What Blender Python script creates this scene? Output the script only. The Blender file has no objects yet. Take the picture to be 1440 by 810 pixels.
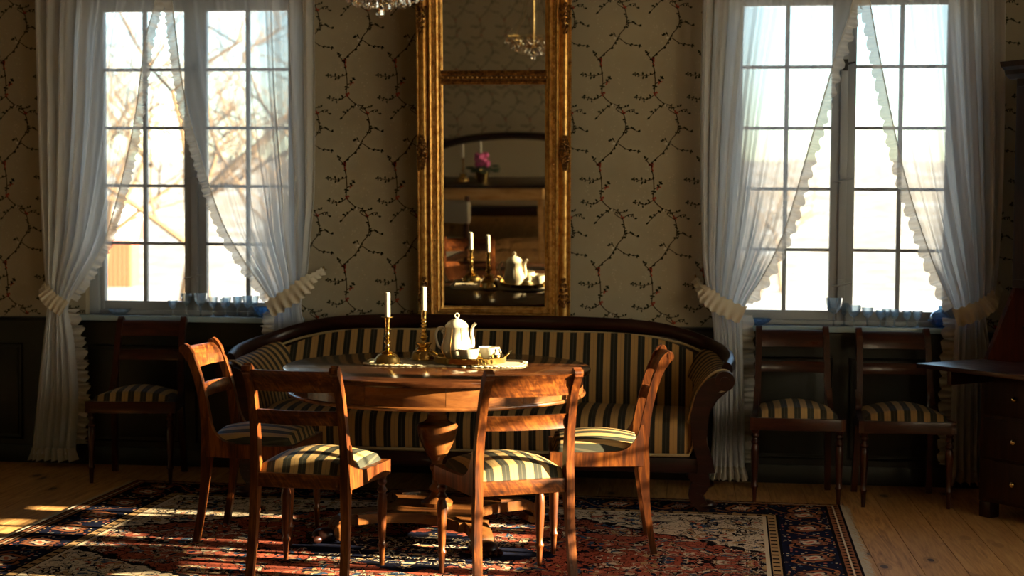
import bpy, bmesh, math, random
from mathutils import Vector, Matrix, Euler
R = math.radians
random.seed(7)
scene = bpy.context.scene
COL = scene.collection

# ------------------------------------------------------------------ camera, sky, sun, exposure
cd = bpy.data.cameras.new('camera'); cam = bpy.data.objects.new('camera', cd); COL.objects.link(cam)
F_PX = 2093.33
cd.sensor_width = 36.0; cd.lens = F_PX / 1440 * 36.0; cd.clip_end = 800
_pi, _ya, _ro = 0.049, 0.1177, 0.0071
_fw = Vector((-math.sin(_ya), math.cos(_ya), 0)); _rt = Vector((math.cos(_ya), math.sin(_ya), 0)); _up = Vector((0, 0, 1))
_f2 = _fw * math.cos(_pi) - _up * math.sin(_pi); _u2 = _up * math.cos(_pi) + _fw * math.sin(_pi)
_r3 = _rt * math.cos(_ro) + _u2 * math.sin(_ro); _u3 = _u2 * math.cos(_ro) - _rt * math.sin(_ro)
M = Matrix((( _r3.x, _u3.x, -_f2.x, 0), (_r3.y, _u3.y, -_f2.y, -8.12), (_r3.z, _u3.z, -_f2.z, 1.4354), (0, 0, 0, 1)))
cam.matrix_world = M
cd.dof.use_dof = True; cd.dof.focus_distance = 6.3; cd.dof.aperture_fstop = 2.5
scene.camera = cam
vs = scene.view_settings
vs.view_transform = 'Standard'; vs.look = 'None'; vs.gamma = 1.0; vs.use_curve_mapping = False; vs.exposure = 0.38
cy = scene.cycles
cy.max_bounces = 14; cy.diffuse_bounces = 4; cy.glossy_bounces = 5; cy.transmission_bounces = 12; cy.transparent_max_bounces = 24
cy.caustics_refractive = False; cy.caustics_reflective = False; cy.sample_clamp_indirect = 4.0
cy.use_denoising = True

SUN_AZ = 3.2      # the sun stands beyond the right wall, a little to the camera's side
SUN_EL = 13.4
world = bpy.data.worlds.new('world'); scene.world = world; world.use_nodes = True
wt = world.node_tree; wt.nodes.clear()
wo = wt.nodes.new('ShaderNodeOutputWorld'); wb = wt.nodes.new('ShaderNodeBackground'); sk = wt.nodes.new('ShaderNodeTexSky')
sk.sky_type = 'NISHITA'; sk.sun_disc = False; sk.sun_elevation = R(SUN_EL); sk.sun_rotation = R(90 + SUN_AZ)
sk.air_density = 1.0; sk.dust_density = 0.4; sk.ozone_density = 1.0; sk.altitude = 100
wb.inputs['Strength'].default_value = 0.50
wt.links.new(sk.outputs[0], wb.inputs[0]); wt.links.new(wb.outputs[0], wo.inputs[0])
sd = bpy.data.lights.new('sun', 'SUN'); sun = bpy.data.objects.new('sun', sd); COL.objects.link(sun)
sd.energy = 52.0; sd.color = (1.0, 0.75, 0.43); sd.angle = R(0.55)
_sd = Vector((-math.cos(R(SUN_EL)) * math.cos(R(SUN_AZ)), math.cos(R(SUN_EL)) * math.sin(R(SUN_AZ)), -math.sin(R(SUN_EL))))
sun.rotation_euler = _sd.to_track_quat('-Z', 'Y').to_euler(); sun.location = (12, -4, 5)
def portal(loc, rot, sx, sz):
    l = bpy.data.lights.new('window_portal', 'AREA'); l.shape = 'RECTANGLE'; l.size = sx; l.size_y = sz
    l.cycles.is_portal = True
    o = bpy.data.objects.new('window_portal', l); o.location = loc; o.rotation_euler = rot; COL.objects.link(o)
WINX = (-2.783, 0.8207)
RWY = (-2.26, -3.86, -7.06)
RHALF = 0.726
RWX = 3.08
for x in WINX: portal((x, 0.34, 1.78), (R(-90), 0, 0), 1.24, 1.9)
for y in RWY: portal((RWX + 0.34, y, 1.78), (R(90), 0, R(90)), 1.5, 1.9)

# ------------------------------------------------------------------ shader helpers
class Ex:
    def __init__(s, t, sock): s.t = t; s.s = sock
    def _m(s, op, *o, clamp=False):
        n = s.t.nodes.new('ShaderNodeMath'); n.operation = op; n.use_clamp = clamp
        for i, v in enumerate((s,) + o):
            if isinstance(v, Ex): s.t.links.new(v.s, n.inputs[i])
            else: n.inputs[i].default_value = v
        return Ex(s.t, n.outputs[0])
    def __add__(s, o): return s._m('ADD', o)
    __radd__ = __add__
    def __sub__(s, o): return s._m('SUBTRACT', o)
    def __mul__(s, o): return s._m('MULTIPLY', o)
    __rmul__ = __mul__
    def __truediv__(s, o): return s._m('DIVIDE', o)
    def abs(s): return s._m('ABSOLUTE')
    def min(s, o): return s._m('MINIMUM', o)
    def max(s, o): return s._m('MAXIMUM', o)
    def lt(s, o): return s._m('LESS_THAN', o)
    def gt(s, o): return s._m('GREATER_THAN', o)
    def fract(s): return s._m('FRACT')
    def floor(s): return s._m('FLOOR')
    def sin(s): return s._m('SINE')
    def sqrt(s): return s._m('SQRT')
    def atan2(s, o): return s._m('ARCTAN2', o)
    def pow(s, o): return s._m('POWER', o)
    def clamp(s): return s._m('ADD', 0.0, clamp=True)
class Mat:
    def __init__(s, name):
        s.m = bpy.data.materials.new(name); s.m.use_nodes = True; s.t = s.m.node_tree; s.t.nodes.clear()
        s.out = s.t.nodes.new('ShaderNodeOutputMaterial')
    def node(s, ty, **kw):
        n = s.t.nodes.new(ty)
        for k, v in kw.items():
            if hasattr(n, k) and not isinstance(v, Ex): setattr(n, k, v)
        return n
    def put(s, inp, v):
        if isinstance(v, Ex): s.t.links.new(v.s, inp)
        elif isinstance(v, tuple) and len(v) == 3 and len(inp.default_value) == 4: inp.default_value = (*v, 1)
        else: inp.default_value = v
    def coord(s, kind='Object'):
        n = s.node('ShaderNodeTexCoord'); x = s.node('ShaderNodeSeparateXYZ'); s.t.links.new(n.outputs[kind], x.inputs[0])
        return [Ex(s.t, x.outputs[i]) for i in range(3)]
    def vec(s, x, y, z):
        n = s.node('ShaderNodeCombineXYZ')
        for i, v in enumerate((x, y, z)): s.put(n.inputs[i], v)
        return Ex(s.t, n.outputs[0])
    def noise(s, v, scale=5, detail=4, rough=.5, dist=0, out=0):
        n = s.node('ShaderNodeTexNoise')
        if v is not None: s.put(n.inputs['Vector'], v)
        n.inputs['Scale'].default_value = scale; n.inputs['Detail'].default_value = detail
        n.inputs['Roughness'].default_value = rough; n.inputs['Distortion'].default_value = dist
        return Ex(s.t, n.outputs[out])
    def voro(s, v, scale, feature='F1', out='Distance', rnd=1.0):
        n = s.node('ShaderNodeTexVoronoi'); n.feature = feature; s.put(n.inputs['Vector'], v)
        n.inputs['Scale'].default_value = scale; n.inputs['Randomness'].default_value = rnd
        return Ex(s.t, n.outputs[out])
    def ramp(s, f, stops, interp='LINEAR'):
        n = s.node('ShaderNodeValToRGB'); s.put(n.inputs[0], f); r = n.color_ramp; r.interpolation = interp
        while len(r.elements) < len(stops): r.elements.new(0.5)
        for e, (p, c) in zip(r.elements, stops): e.position = p; e.color = (*c, 1)
        return Ex(s.t, n.outputs[0])
    def mix(s, f, a, b):
        n = s.node('ShaderNodeMix'); n.data_type = 'RGBA'
        s.put(n.inputs[0], f); s.put(n.inputs[6], a); s.put(n.inputs[7], b)
        return Ex(s.t, n.outputs[2])
    def rnd(s):
        return Ex(s.t, s.node('ShaderNodeObjectInfo').outputs['Random'])
    def bump(s, h, strength=.2, dist=.01):
        n = s.node('ShaderNodeBump'); n.inputs['Strength'].default_value = strength; n.inputs['Distance'].default_value = dist
        s.put(n.inputs['Height'], h); return Ex(s.t, n.outputs[0])
    def bsdf(s, color, rough=.5, metal=0, normal=None, coat=0, trans=0, ior=1.45, sheen=0, spec=.5, sub=0):
        n = s.node('ShaderNodeBsdfPrincipled'); i = n.inputs
        s.put(i['Base Color'], color); s.put(i['Roughness'], rough); i['Metallic'].default_value = metal
        i['Coat Weight'].default_value = coat; i['Coat Roughness'].default_value = .12
        i['Transmission Weight'].default_value = trans; i['IOR'].default_value = ior; i['Sheen Weight'].default_value = sheen
        i['Specular IOR Level'].default_value = spec
        if normal is not None: s.t.links.new(normal.s, i['Normal'])
        s.t.links.new(n.outputs[0], s.out.inputs[0]); return s.m

def wood(name, dark, mid, light, axis='z', scale=1.0, rough=.32, coat=.25, flame=0.0):
    m = Mat(name); x, y, z = m.coord()
    r = m.rnd() * 37.0
    st = {'x': (x * .12, y, z), 'y': (x, y * .12, z), 'z': (x, y, z * .12)}[axis]
    v = m.vec(st[0] + r, st[1], st[2] + r)
    n1 = m.noise(v, 22 * scale, 5, .6, 1.2)
    if flame:
        n2 = m.noise(m.vec(x * 1.6 + z * 1.2 + r, y, z * .35 - x * .3), 26 * scale, 3, .5, 1.5)
        n1 = n1 * (1 - flame) + n2 * flame
    n3 = m.noise(v, 120 * scale, 3, .6)
    f = n1 * .8 + n3 * .2
    c = m.ramp(f, [(.36, dark), (.5, mid), (.63, light)])
    return m.bsdf(c, m.ramp(f, [(.3, (rough + .08,) * 3), (.7, (rough - .05,) * 3)]), coat=coat, normal=m.bump(n3, .05, .002), spec=.35)

MAT = {}
MAT['chair'] = wood('chair_wood', (.020, .0045, .0015), (.080, .020, .004), (.19, .058, .011), 'z', 1.0, .36, .06)
MAT['chair_x'] = wood('chair_wood_rail', (.018, .004, .0015), (.085, .022, .0045), (.22, .070, .013), 'x', 1.0, .36, .06, flame=.55)
MAT['mahog'] = wood('dark_mahogany', (.008, .002, .0014), (.016, .004, .0025), (.030, .008, .005), 'x', .8, .32, .15)
MAT['winchair'] = wood('chair_wood_in_shade', (.016, .0035, .002), (.036, .008, .004), (.065, .015, .007), 'x', .9, .3, .15)  # window chairs: chair wood made darker and redder, shade put into the colour
MAT['winchair_z'] = wood('shaded_chair_red_desk_wood', (.016, .0035, .002), (.036, .008, .004), (.065, .015, .007), 'z', .9, .3, .15)  # same shade-darkened chair wood; the desk's red parts use it too
MAT['table'] = wood('table_top_wood', (.016, .005, .002), (.040, .013, .005), (.085, .030, .011), 'x', .7, .15, .5)
MAT['apron'] = wood('table_apron_wood', (.055, .017, .005), (.12, .042, .011), (.19, .072, .020), 'x', .6, .28, .3)
MAT['walnut'] = wood('walnut_cabinet', (.010, .004, .0025), (.02, .008, .004), (.035, .014, .007), 'z', .8, .4, .1)
MAT['pale'] = wood('pale_birch', (.42, .21, .06), (.58, .32, .11), (.68, .42, .17), 'x', .8, .35, .1)

def stripes(name, axis, period=.066, off=0.0, a=(.032, .034, .025), b=(.44, .29, .12)):
    m = Mat(name); c = m.coord(); t = c['xyz'.index(axis)]
    w = ((t + off) / period).fract()
    k = w.gt(.5)
    fine = m.noise(m.vec(c[0], c[1], c[2]), 900, 2, .6)
    edge = ((w - .5).abs() - .25).abs().lt(.03)
    col = m.mix(k, a, b)
    col = m.mix(edge * .35, col, (.16, .13, .08))
    col = m.mix(fine * .25, col, (.02, .02, .015))
    return m.bsdf(col, .62, normal=m.bump(fine, .12, .001), spec=.3)
MAT['stripe_x'] = stripes('striped_satin', 'x', .064, .016)
MAT['stripe_sofa'] = stripes('striped_sofa_cloth', 'x', .072, .0, (.014, .013, .008), (.44, .255, .085))
MAT['stripe_arm'] = stripes('striped_arm_cloth', 'y', .060, .0, (.014, .013, .008), (.44, .27, .10))
MAT['welt'] = Mat('welt_cord').bsdf((.36, .28, .14), .6)
MAT['cream'] = Mat('cream_cloth').bsdf((.42, .36, .25), .7)
def gold():
    m = Mat('gilt'); x, y, z = m.coord()
    n = m.noise(m.vec(x, y, z), 30, 4, .6); n2 = m.noise(m.vec(x, y, z), 300, 3, .6)
    c = m.ramp(n, [(.3, (.34, .15, .035)), (.55, (.68, .40, .12)), (.8, (.82, .55, .21))])
    return m.bsdf(c, .40, .85, normal=m.bump(n2, .1, .002))
MAT['gold'] = gold()
def gold2():
    m = Mat('worn_gilt'); x, y, z = m.coord()
    n = m.noise(m.vec(x, y, z), 45, 4, .6)
    c = m.ramp(n, [(.35, (.09, .035, .01)), (.6, (.30, .14, .04)), (.8, (.55, .32, .1))])
    return m.bsdf(c, .4, .7)
MAT['gold_dark'] = gold2()
def brass():
    m = Mat('brass'); x, y, z = m.coord()
    n = m.noise(m.vec(x, y, z), 25, 3, .5)
    c = m.ramp(n, [(.3, (.50, .33, .10)), (.7, (.72, .52, .2))])
    return m.bsdf(c, .16, 1.0)
MAT['brass'] = brass()
MAT['iron'] = Mat('dark_iron').bsdf((.03, .03, .03), .45, .6)
MAT['porcelain'] = Mat('porcelain').bsdf((.50, .455, .35), .14, coat=.3)
MAT['wax'] = Mat('candle_wax').bsdf((.55, .52, .44), .45)
MAT['wick'] = Mat('wick').bsdf((.02, .02, .02), .9)
MAT['lace'] = Mat('lace').bsdf((.46, .39, .26), .8)
def cut_glass(name, tint, body):
    m = Mat(name); t = m.t
    tr = m.node('ShaderNodeBsdfTransparent'); tr.inputs[0].default_value = (*tint, 1)
    tl = m.node('ShaderNodeBsdfTranslucent'); tl.inputs[0].default_value = (*tint, 1)
    gl = m.node('ShaderNodeBsdfGlossy'); gl.inputs['Roughness'].default_value = .06
    lw = m.node('ShaderNodeLayerWeight'); lw.inputs[0].default_value = .45
    a = m.node('ShaderNodeMixShader'); a.inputs[0].default_value = body
    t.links.new(tr.outputs[0], a.inputs[1]); t.links.new(tl.outputs[0], a.inputs[2])
    b = m.node('ShaderNodeMixShader'); t.links.new(lw.outputs['Facing'], b.inputs[0])
    t.links.new(a.outputs[0], b.inputs[1]); t.links.new(gl.outputs[0], b.inputs[2])
    t.links.new(b.outputs[0], m.out.inputs[0]); return m.m
MAT['glass'] = cut_glass('crystal_glass', (.90, .96, 1.0), .16)
MAT['crystal'] = Mat('chandelier_crystal').bsdf((1, .97, .9), .0, trans=1.0, ior=1.62)
MAT['blueglass'] = cut_glass('blue_glass', (.42, .68, .95), .35)
MAT['mirror'] = Mat('silvered_glass').bsdf((.74, .71, .64), .015, 1.0)
MAT['white_paint'] = Mat('grey_white_paint').bsdf((.36, .40, .45), .4)
MAT['sill_paint'] = Mat('sill_paint').bsdf((.30, .42, .50), .16)
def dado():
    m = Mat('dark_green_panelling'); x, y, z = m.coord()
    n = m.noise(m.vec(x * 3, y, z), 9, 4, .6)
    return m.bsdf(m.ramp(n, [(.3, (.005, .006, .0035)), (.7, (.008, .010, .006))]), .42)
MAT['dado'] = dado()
def wallpaper():
    m = Mat('wallpaper_ground'); x, y, z = m.coord('Object')
    n = m.noise(m.vec(x, y, z), 2.2, 4, .6); d = m.voro(m.vec(x, y, z), 60)
    arc = (((x / .283).fract() - .5).abs() * .283 - ((z / .568 * 6.283).sin() * .03 + .085)).abs()
    spk = d.lt(.22) * arc.lt(.022)
    c = m.ramp(n, [(.3, (.335, .285, .200)), (.7, (.40, .345, .245))])
    c = m.mix(spk * .30, c, (.62, .55, .41))
    return m.bsdf(c, .75, spec=.2)
MAT['paper'] = wallpaper()
MAT['p_leaf'] = Mat('printed_leaf').bsdf((.030, .036, .016), .8, spec=.2)
MAT['p_stem'] = Mat('printed_stem').bsdf((.06, .042, .02), .8, spec=.2)
MAT['p_flower'] = Mat('printed_flower').bsdf((.42, .07, .04), .8, spec=.2)
MAT['p_white'] = Mat('printed_blossom').bsdf((.55, .50, .40), .8, spec=.2)
MAT['ceiling'] = Mat('ceiling_plaster').bsdf((.30, .24, .16), .9)
def plank_mat():
    m = Mat('pine_plank'); x, y, z = m.coord(); r = m.rnd()
    v = m.vec(x * 1.0 + r * 31.0, y * .07 + r * 17.0, z)
    n = m.noise(v, 26, 5, .6, 2.2); n2 = m.noise(v, 150, 3, .6)
    kx = (x + (r * 91.0 + y * .9).sin() * .01)
    k = m.voro(m.vec(x * 2.2 + r * 11.0, y * 1.1 + r * 23.0, 0.0), 2.6)
    c = m.ramp(n * .85 + n2 * .15, [(.3, (.24, .11, .034)), (.5, (.50, .265, .095)), (.68, (.64, .37, .15))])
    c = m.mix(r * .25, c, (.28, .15, .065))
    c = m.mix(k.lt(.20) * .45, c, (.20, .09, .03)); c = m.mix(k.lt(.115) * .9, c, (.035, .016, .007))
    return m.bsdf(c, .5, normal=m.bump(n, .08, .003), spec=.35)
MAT['plank'] = plank_mat()
MAT['gap'] = Mat('sub_floor').bsdf((.02, .012, .007), .9)
MAT['snow'] = None
def sheer():
    m = Mat('sheer_voile'); t = m.t
    x, y, z = m.coord('Object')
    w = m.noise(m.vec(x, y, z), 1800, 1, .5)
    tr = m.node('ShaderNodeBsdfTransparent'); df = m.node('ShaderNodeBsdfDiffuse'); tl = m.node('ShaderNodeBsdfTranslucent')
    df.inputs[0].default_value = (.80, .81, .83, 1); tl.inputs[0].default_value = (.86, .88, .90, 1)
    lw = m.node('ShaderNodeLayerWeight'); lw.inputs[0].default_value = .35
    a = m.node('ShaderNodeMixShader'); a.inputs[0].default_value = .58
    t.links.new(df.outputs[0], a.inputs[1]); t.links.new(tl.outputs[0], a.inputs[2])
    b = m.node('ShaderNodeMixShader')
    at = m.node('ShaderNodeAttribute'); at.attribute_name = 'gather'
    cover = (Ex(t, at.outputs['Fac']) + Ex(t, lw.outputs['Facing']) * .35).clamp()
    t.links.new(cover.s, b.inputs[0]); t.links.new(tr.outputs[0], b.inputs[1]); t.links.new(a.outputs[0], b.inputs[2])
    t.links.new(b.outputs[0], m.out.inputs[0]); return m.m
MAT['sheer'] = sheer()
def voile2():
    m = Mat('ruffle_voile'); t = m.t
    tr = m.node('ShaderNodeBsdfTransparent'); df = m.node('ShaderNodeBsdfDiffuse'); tl = m.node('ShaderNodeBsdfTranslucent')
    df.inputs[0].default_value = (.82, .79, .72, 1); tl.inputs[0].default_value = (.82, .80, .76, 1)
    a = m.node('ShaderNodeMixShader'); a.inputs[0].default_value = .35
    t.links.new(df.outputs[0], a.inputs[1]); t.links.new(tl.outputs[0], a.inputs[2])
    b = m.node('ShaderNodeMixShader'); b.inputs[0].default_value = .80
    t.links.new(tr.outputs[0], b.inputs[1]); t.links.new(a.outputs[0], b.inputs[2])
    t.links.new(b.outputs[0], m.out.inputs[0]); return m.m
MAT['ruffle'] = voile2()
def pane():
    m = Mat('window_glass'); t = m.t
    tr = m.node('ShaderNodeBsdfTransparent'); tr.inputs[0].default_value = (.94, .97, .98, 1)
    gl = m.node('ShaderNodeBsdfGlossy'); gl.inputs['Roughness'].default_value = .02
    fr = m.node('ShaderNodeFresnel'); fr.inputs[0].default_value = 1.45
    b = m.node('ShaderNodeMixShader'); t.links.new(fr.outputs[0], b.inputs[0])
    t.links.new(tr.outputs[0], b.inputs[1]); t.links.new(gl.outputs[0], b.inputs[2])
    t.links.new(b.outputs[0], m.out.inputs[0]); return m.m
MAT['pane'] = pane()

# ------------------------------------------------------------------ mesh helpers
class MB:
    def __init__(s): s.v = []; s.f = []
    def add(s, vs, fs):
        b = len(s.v); s.v += [tuple(p) for p in vs]; s.f += [tuple(i + b for i in f) for f in fs]; return s
    def box(s, x0, x1, y0, y1, z0, z1, bev=0.0):
        if bev <= 0:
            vs = [(x, y, z) for x in (x0, x1) for y in (y0, y1) for z in (z0, z1)]
            return s.add(vs, [(0, 1, 3, 2), (4, 6, 7, 5), (0, 4, 5, 1), (2, 3, 7, 6), (0, 2, 6, 4), (1, 5, 7, 3)])
        bm = bmesh.new(); bmesh.ops.create_cube(bm, size=1)
        for v in bm.verts: v.co = Vector(((x0 + x1) / 2 + v.co.x * (x1 - x0), (y0 + y1) / 2 + v.co.y * (y1 - y0), (z0 + z1) / 2 + v.co.z * (z1 - z0)))
        bmesh.ops.bevel(bm, geom=list(bm.edges), offset=bev, segments=2, affect='EDGES', profile=.6)
        bm.verts.index_update()
        s.add([v.co[:] for v in bm.verts], [[v.index for v in f.verts] for f in bm.faces]); bm.free(); return s
    def lathe(s, prof, n=24, c=(0, 0, 0), ang=0.0, flute=None, sx=1.0, sy=1.0):
        vs = []; fs = []
        for i, (r, z) in enumerate(prof):
            for k in range(n):
                a = 2 * math.pi * k / n + ang
                q = r * (flute(a, z) if flute else 1)
                vs.append((c[0] + q * math.cos(a) * sx, c[1] + q * math.sin(a) * sy, c[2] + z))
        m = len(prof)
        for i in range(m - 1):
            for k in range(n):
                k2 = (k + 1) % n
                fs.append((i * n + k, i * n + k2, (i + 1) * n + k2, (i + 1) * n + k))
        if prof[0][0] > 1e-6: fs.append(tuple(range(n))[::-1])
        if prof[-1][0] > 1e-6: fs.append(tuple((m - 1) * n + k for k in range(n)))
        return s.add(vs, fs)
    def tube(s, pts, rad, n=8, close=False, flat=None, cap=True):
        pts = [Vector(p) for p in pts]; m = len(pts)
        if not hasattr(rad, '__len__'): rad = [rad] * m
        vs = []; fs = []; prev = None
        for i, p in enumerate(pts):
            if close: t = pts[(i + 1) % m] - pts[i - 1]
            else: t = pts[min(i + 1, m - 1)] - pts[max(i - 1, 0)]
            t.normalize()
            if prev is None:
                u = t.cross(Vector((0, 0, 1)))
                if u.length < 1e-3: u = t.cross(Vector((0, 1, 0)))
            else: u = prev - t * prev.dot(t)
            u.normalize(); prev = u; w = t.cross(u)
            for k in range(n):
                a = 2 * math.pi * k / n
                fu, fw = flat if flat else (1, 1)
                vs.append(tuple(p + u * math.cos(a) * rad[i] * fu + w * math.sin(a) * rad[i] * fw))
        for i in range(m if close else m - 1):
            j = (i + 1) % m
            for k in range(n):
                k2 = (k + 1) % n
                fs.append((i * n + k, i * n + k2, j * n + k2, j * n + k))
        if cap and not close: fs.append(tuple(range(n))[::-1]); fs.append(tuple((m - 1) * n + k for k in range(n)))
        return s.add(vs, fs)
    def prism(s, poly, a0, a1, axis='y'):
        n = len(poly)
        def P(p, a): return {'y': (p[0], a, p[1]), 'x': (a, p[0], p[1]), 'z': (p[0], p[1], a)}[axis]
        vs = [P(p, a0) for p in poly] + [P(p, a1) for p in poly]
        fs = [tuple(range(n))[::-1], tuple(range(n, 2 * n))] + [(i, (i + 1) % n, n + (i + 1) % n, n + i) for i in range(n)]
        return s.add(vs, fs)
    def ribbon(s, path, half, a0, a1, axis='x'):
        """a plank cut along a curved centre line in a plane, extruded a0..a1; half = half widths"""
        path = [Vector((p[0], p[1])) for p in path]; m = len(path)
        if not hasattr(half, '__len__'): half = [half] * m
        L = []; Rr = []
        for i, p in enumerate(path):
            t = path[min(i + 1, m - 1)] - path[max(i - 1, 0)]; t.normalize(); nn = Vector((-t.y, t.x))
            L.append(p + nn * half[i]); Rr.append(p - nn * half[i])
        def P(p, a): return (a, p.x, p.y) if axis == 'x' else ((p.x, a, p.y) if axis == 'y' else (p.x, p.y, a))
        vs = []; fs = []
        for i in range(m): vs += [P(L[i], a0), P(Rr[i], a0), P(Rr[i], a1), P(L[i], a1)]
        for i in range(m - 1):
            for k in range(4):
                k2 = (k + 1) % 4
                fs.append((i * 4 + k, i * 4 + k2, i * 4 + 4 + k2, i * 4 + 4 + k))
        fs += [(0, 3, 2, 1), (m * 4 - 4, m * 4 - 3, m * 4 - 2, m * 4 - 1)]
        return s.add(vs, fs)
    def grid(s, fn, nu, nv, close_u=False):
        vs = [fn(i / (nu if close_u else nu - 1), j / (nv - 1)) for j in range(nv) for i in range(nu)]
        fs = []
        for j in range(nv - 1):
            for i in range(nu if close_u else nu - 1):
                i2 = (i + 1) % nu
                fs.append((j * nu + i, j * nu + i2, (j + 1) * nu + i2, (j + 1) * nu + i))
        return s.add(vs, fs)
    def sphere(s, c, r, n=8, m=6, sc=(1, 1, 1)):
        prof = [(math.sin(math.pi * i / m) * r, -math.cos(math.pi * i / m) * r) for i in range(m + 1)]
        b = MB().lathe([(max(p[0], 1e-7), p[1]) for p in prof], n)
        return s.add([(c[0] + v[0] * sc[0], c[1] + v[1] * sc[1], c[2] + v[2] * sc[2]) for v in b.v], b.f)
    def xf(s, mat):
        s.v = [tuple(mat @ Vector(p)) for p in s.v]; return s
    def mesh(s, name, smooth=True, angle=35):
        me = bpy.data.meshes.new(name); me.from_pydata(s.v, [], s.f)
        bm = bmesh.new(); bm.from_mesh(me)
        bmesh.ops.remove_doubles(bm, verts=bm.verts, dist=1e-6)
        bmesh.ops.recalc_face_normals(bm, faces=bm.faces)
        if smooth:
            for f in bm.faces: f.smooth = True
            ca = R(angle)
            for e in bm.edges:
                if len(e.link_faces) == 2 and e.calc_face_angle(0) > ca: e.smooth = False
        bm.to_mesh(me); bm.free(); me.update(); return me
    def build(s, name, mat, parent=None, smooth=True, angle=35):
        o = bpy.data.objects.new(name, s.mesh(name, smooth, angle)); COL.objects.link(o)
        if mat is not None: o.data.materials.append(mat)
        if parent is not None: o.parent = parent
        return o
def tag(o, label=None, cat=None, group=None, kind=None):
    if label: o['label'] = label
    if cat: o['category'] = cat
    if group: o['group'] = group
    if kind: o['kind'] = kind
    return o
def thing(name, label, cat, loc=(0, 0, 0), rz=0.0, group=None):
    o = bpy.data.objects.new(name, None); COL.objects.link(o); o.empty_display_size = .1
    o.location = loc; o.rotation_euler = (0, 0, rz)
    return tag(o, label, cat, group)
def inst(name, me, parent, loc=(0, 0, 0), rot=(0, 0, 0), sc=(1, 1, 1)):
    o = bpy.data.objects.new(name, me); COL.objects.link(o); o.parent = parent
    o.location = loc; o.rotation_euler = rot; o.scale = sc; return o
CH = {}
def copy_tree(o, parent=None):
    c = o.copy(); COL.objects.link(c); c.parent = parent
    for ch in list(o.children): copy_tree(ch, c)
    return c
def spline(pts, n=8):
    """Catmull-Rom through pts"""
    P = [Vector(p) for p in pts]; P = [P[0] * 2 - P[1]] + P + [P[-1] * 2 - P[-2]]; out = []
    for i in range(1, len(P) - 2):
        a, b, c, d = P[i - 1:i + 3]
        for k in range(n):
            t = k / n
            out.append(.5 * ((2 * b) + (c - a) * t + (2 * a - 5 * b + 4 * c - d) * t * t + (3 * b - a - 3 * c + d) * t ** 3))
    out.append(P[-2]); return out
def interp(tab, z):
    """x at height z in a table of (x, z) sorted by falling z"""
    if z >= tab[0][1]: return tab[0][0]
    for (xa, za), (xb, zb) in zip(tab, tab[1:]):
        if zb <= z <= za:
            t = (za - z) / max(za - zb, 1e-6); return xa + (xb - xa) * t
    return tab[-1][0]
def smooth_tab(tab):
    s = spline([(a, b, 0) for a, b in tab], 5); return [(p.x, p.y) for p in s]

# ------------------------------------------------------------------ the room
X0, X1, Y0, ZC = -4.7, RWX, -9.4, 3.25
SILL, WTOP, WHALF = 0.855, 2.68, 0.60
fl = tag(MB().box(X0, X1, Y0, 0.0, -.08, -.021).build('floor', MAT['gap'], smooth=False), kind='structure')
PW = .177
pm = MB().box(-PW / 2 + .0012, PW / 2 - .0012, Y0, 0, -.02, 0, .0012).mesh('plank', False)
pm.materials.append(MAT['plank'])
xs = .877 - PW / 2
k = math.ceil((X0 - xs) / PW)
while xs + k * PW + PW < X1 + .1:
    o = inst('plank', pm, fl, (xs + k * PW + PW / 2, 0, 0))
    k += 1
def wall_mesh(width, holes, thick, zt=ZC):
    """local: x 0..width along, y 0 inner .. thick outer, with rectangular holes (x0,x1,z0,z1)"""
    bx = sorted({0, width, *[h[0] for h in holes], *[h[1] for h in holes]}); bz = sorted({-.08, zt, *[h[2] for h in holes], *[h[3] for h in holes]})
    def hole(i, j):
        if not (0 <= i < len(bx) - 1 and 0 <= j < len(bz) - 1): return True
        cx, cz = (bx[i] + bx[i + 1]) / 2, (bz[j] + bz[j + 1]) / 2
        return any(h[0] < cx < h[1] and h[2] < cz < h[3] for h in holes)
    mb = MB()
    for i in range(len(bx) - 1):
        for j in range(len(bz) - 1):
            if hole(i, j): continue
            a, b, c, d = bx[i], bx[i + 1], bz[j], bz[j + 1]
            mb.add([(a, 0, c), (b, 0, c), (b, 0, d), (a, 0, d)], [(0, 1, 2, 3)])
            mb.add([(a, thick, c), (b, thick, c), (b, thick, d), (a, thick, d)], [(3, 2, 1, 0)])
            if hole(i - 1, j): mb.add([(a, 0, c), (a, thick, c), (a, thick, d), (a, 0, d)], [(0, 1, 2, 3)])
            if hole(i + 1, j): mb.add([(b, 0, c), (b, thick, c), (b, thick, d), (b, 0, d)], [(3, 2, 1, 0)])
            if hole(i, j - 1): mb.add([(a, 0, c), (b, 0, c), (b, thick, c), (a, thick, c)], [(0, 1, 2, 3)])
            if hole(i, j + 1): mb.add([(a, 0, d), (b, 0, d), (b, thick, d), (a, thick, d)], [(3, 2, 1, 0)])
    return mb
HZ0, HZ1 = SILL - .05, WTOP + .06
wb_ = wall_mesh(X1 - X0, [(x - WHALF - .02 - X0, x + WHALF + .02 - X0, HZ0, HZ1) for x in WINX], .32).build('wall_back', MAT['paper'], smooth=False)
wb_.location = (X0, 0, 0); tag(wb_, kind='structure')
wr_ = wall_mesh(-Y0, [(-y - RHALF - .02, -y + RHALF + .02, HZ0, HZ1) for y in RWY], .32).build('wall_right', MAT['paper'], smooth=False)
wr_.location = (X1, 0, 0); wr_.rotation_euler = (0, 0, R(-90)); tag(wr_, kind='structure')
wl_ = tag(MB().box(X0 - .3, X0, Y0 - .3, .32, -.08, ZC).build('wall_left', MAT['paper'], smooth=False), kind='structure')
wf_ = tag(MB().box(X0, X1, Y0 - .3, Y0, -.08, ZC).build('wall_front', MAT['paper'], smooth=False), kind='structure')
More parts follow.
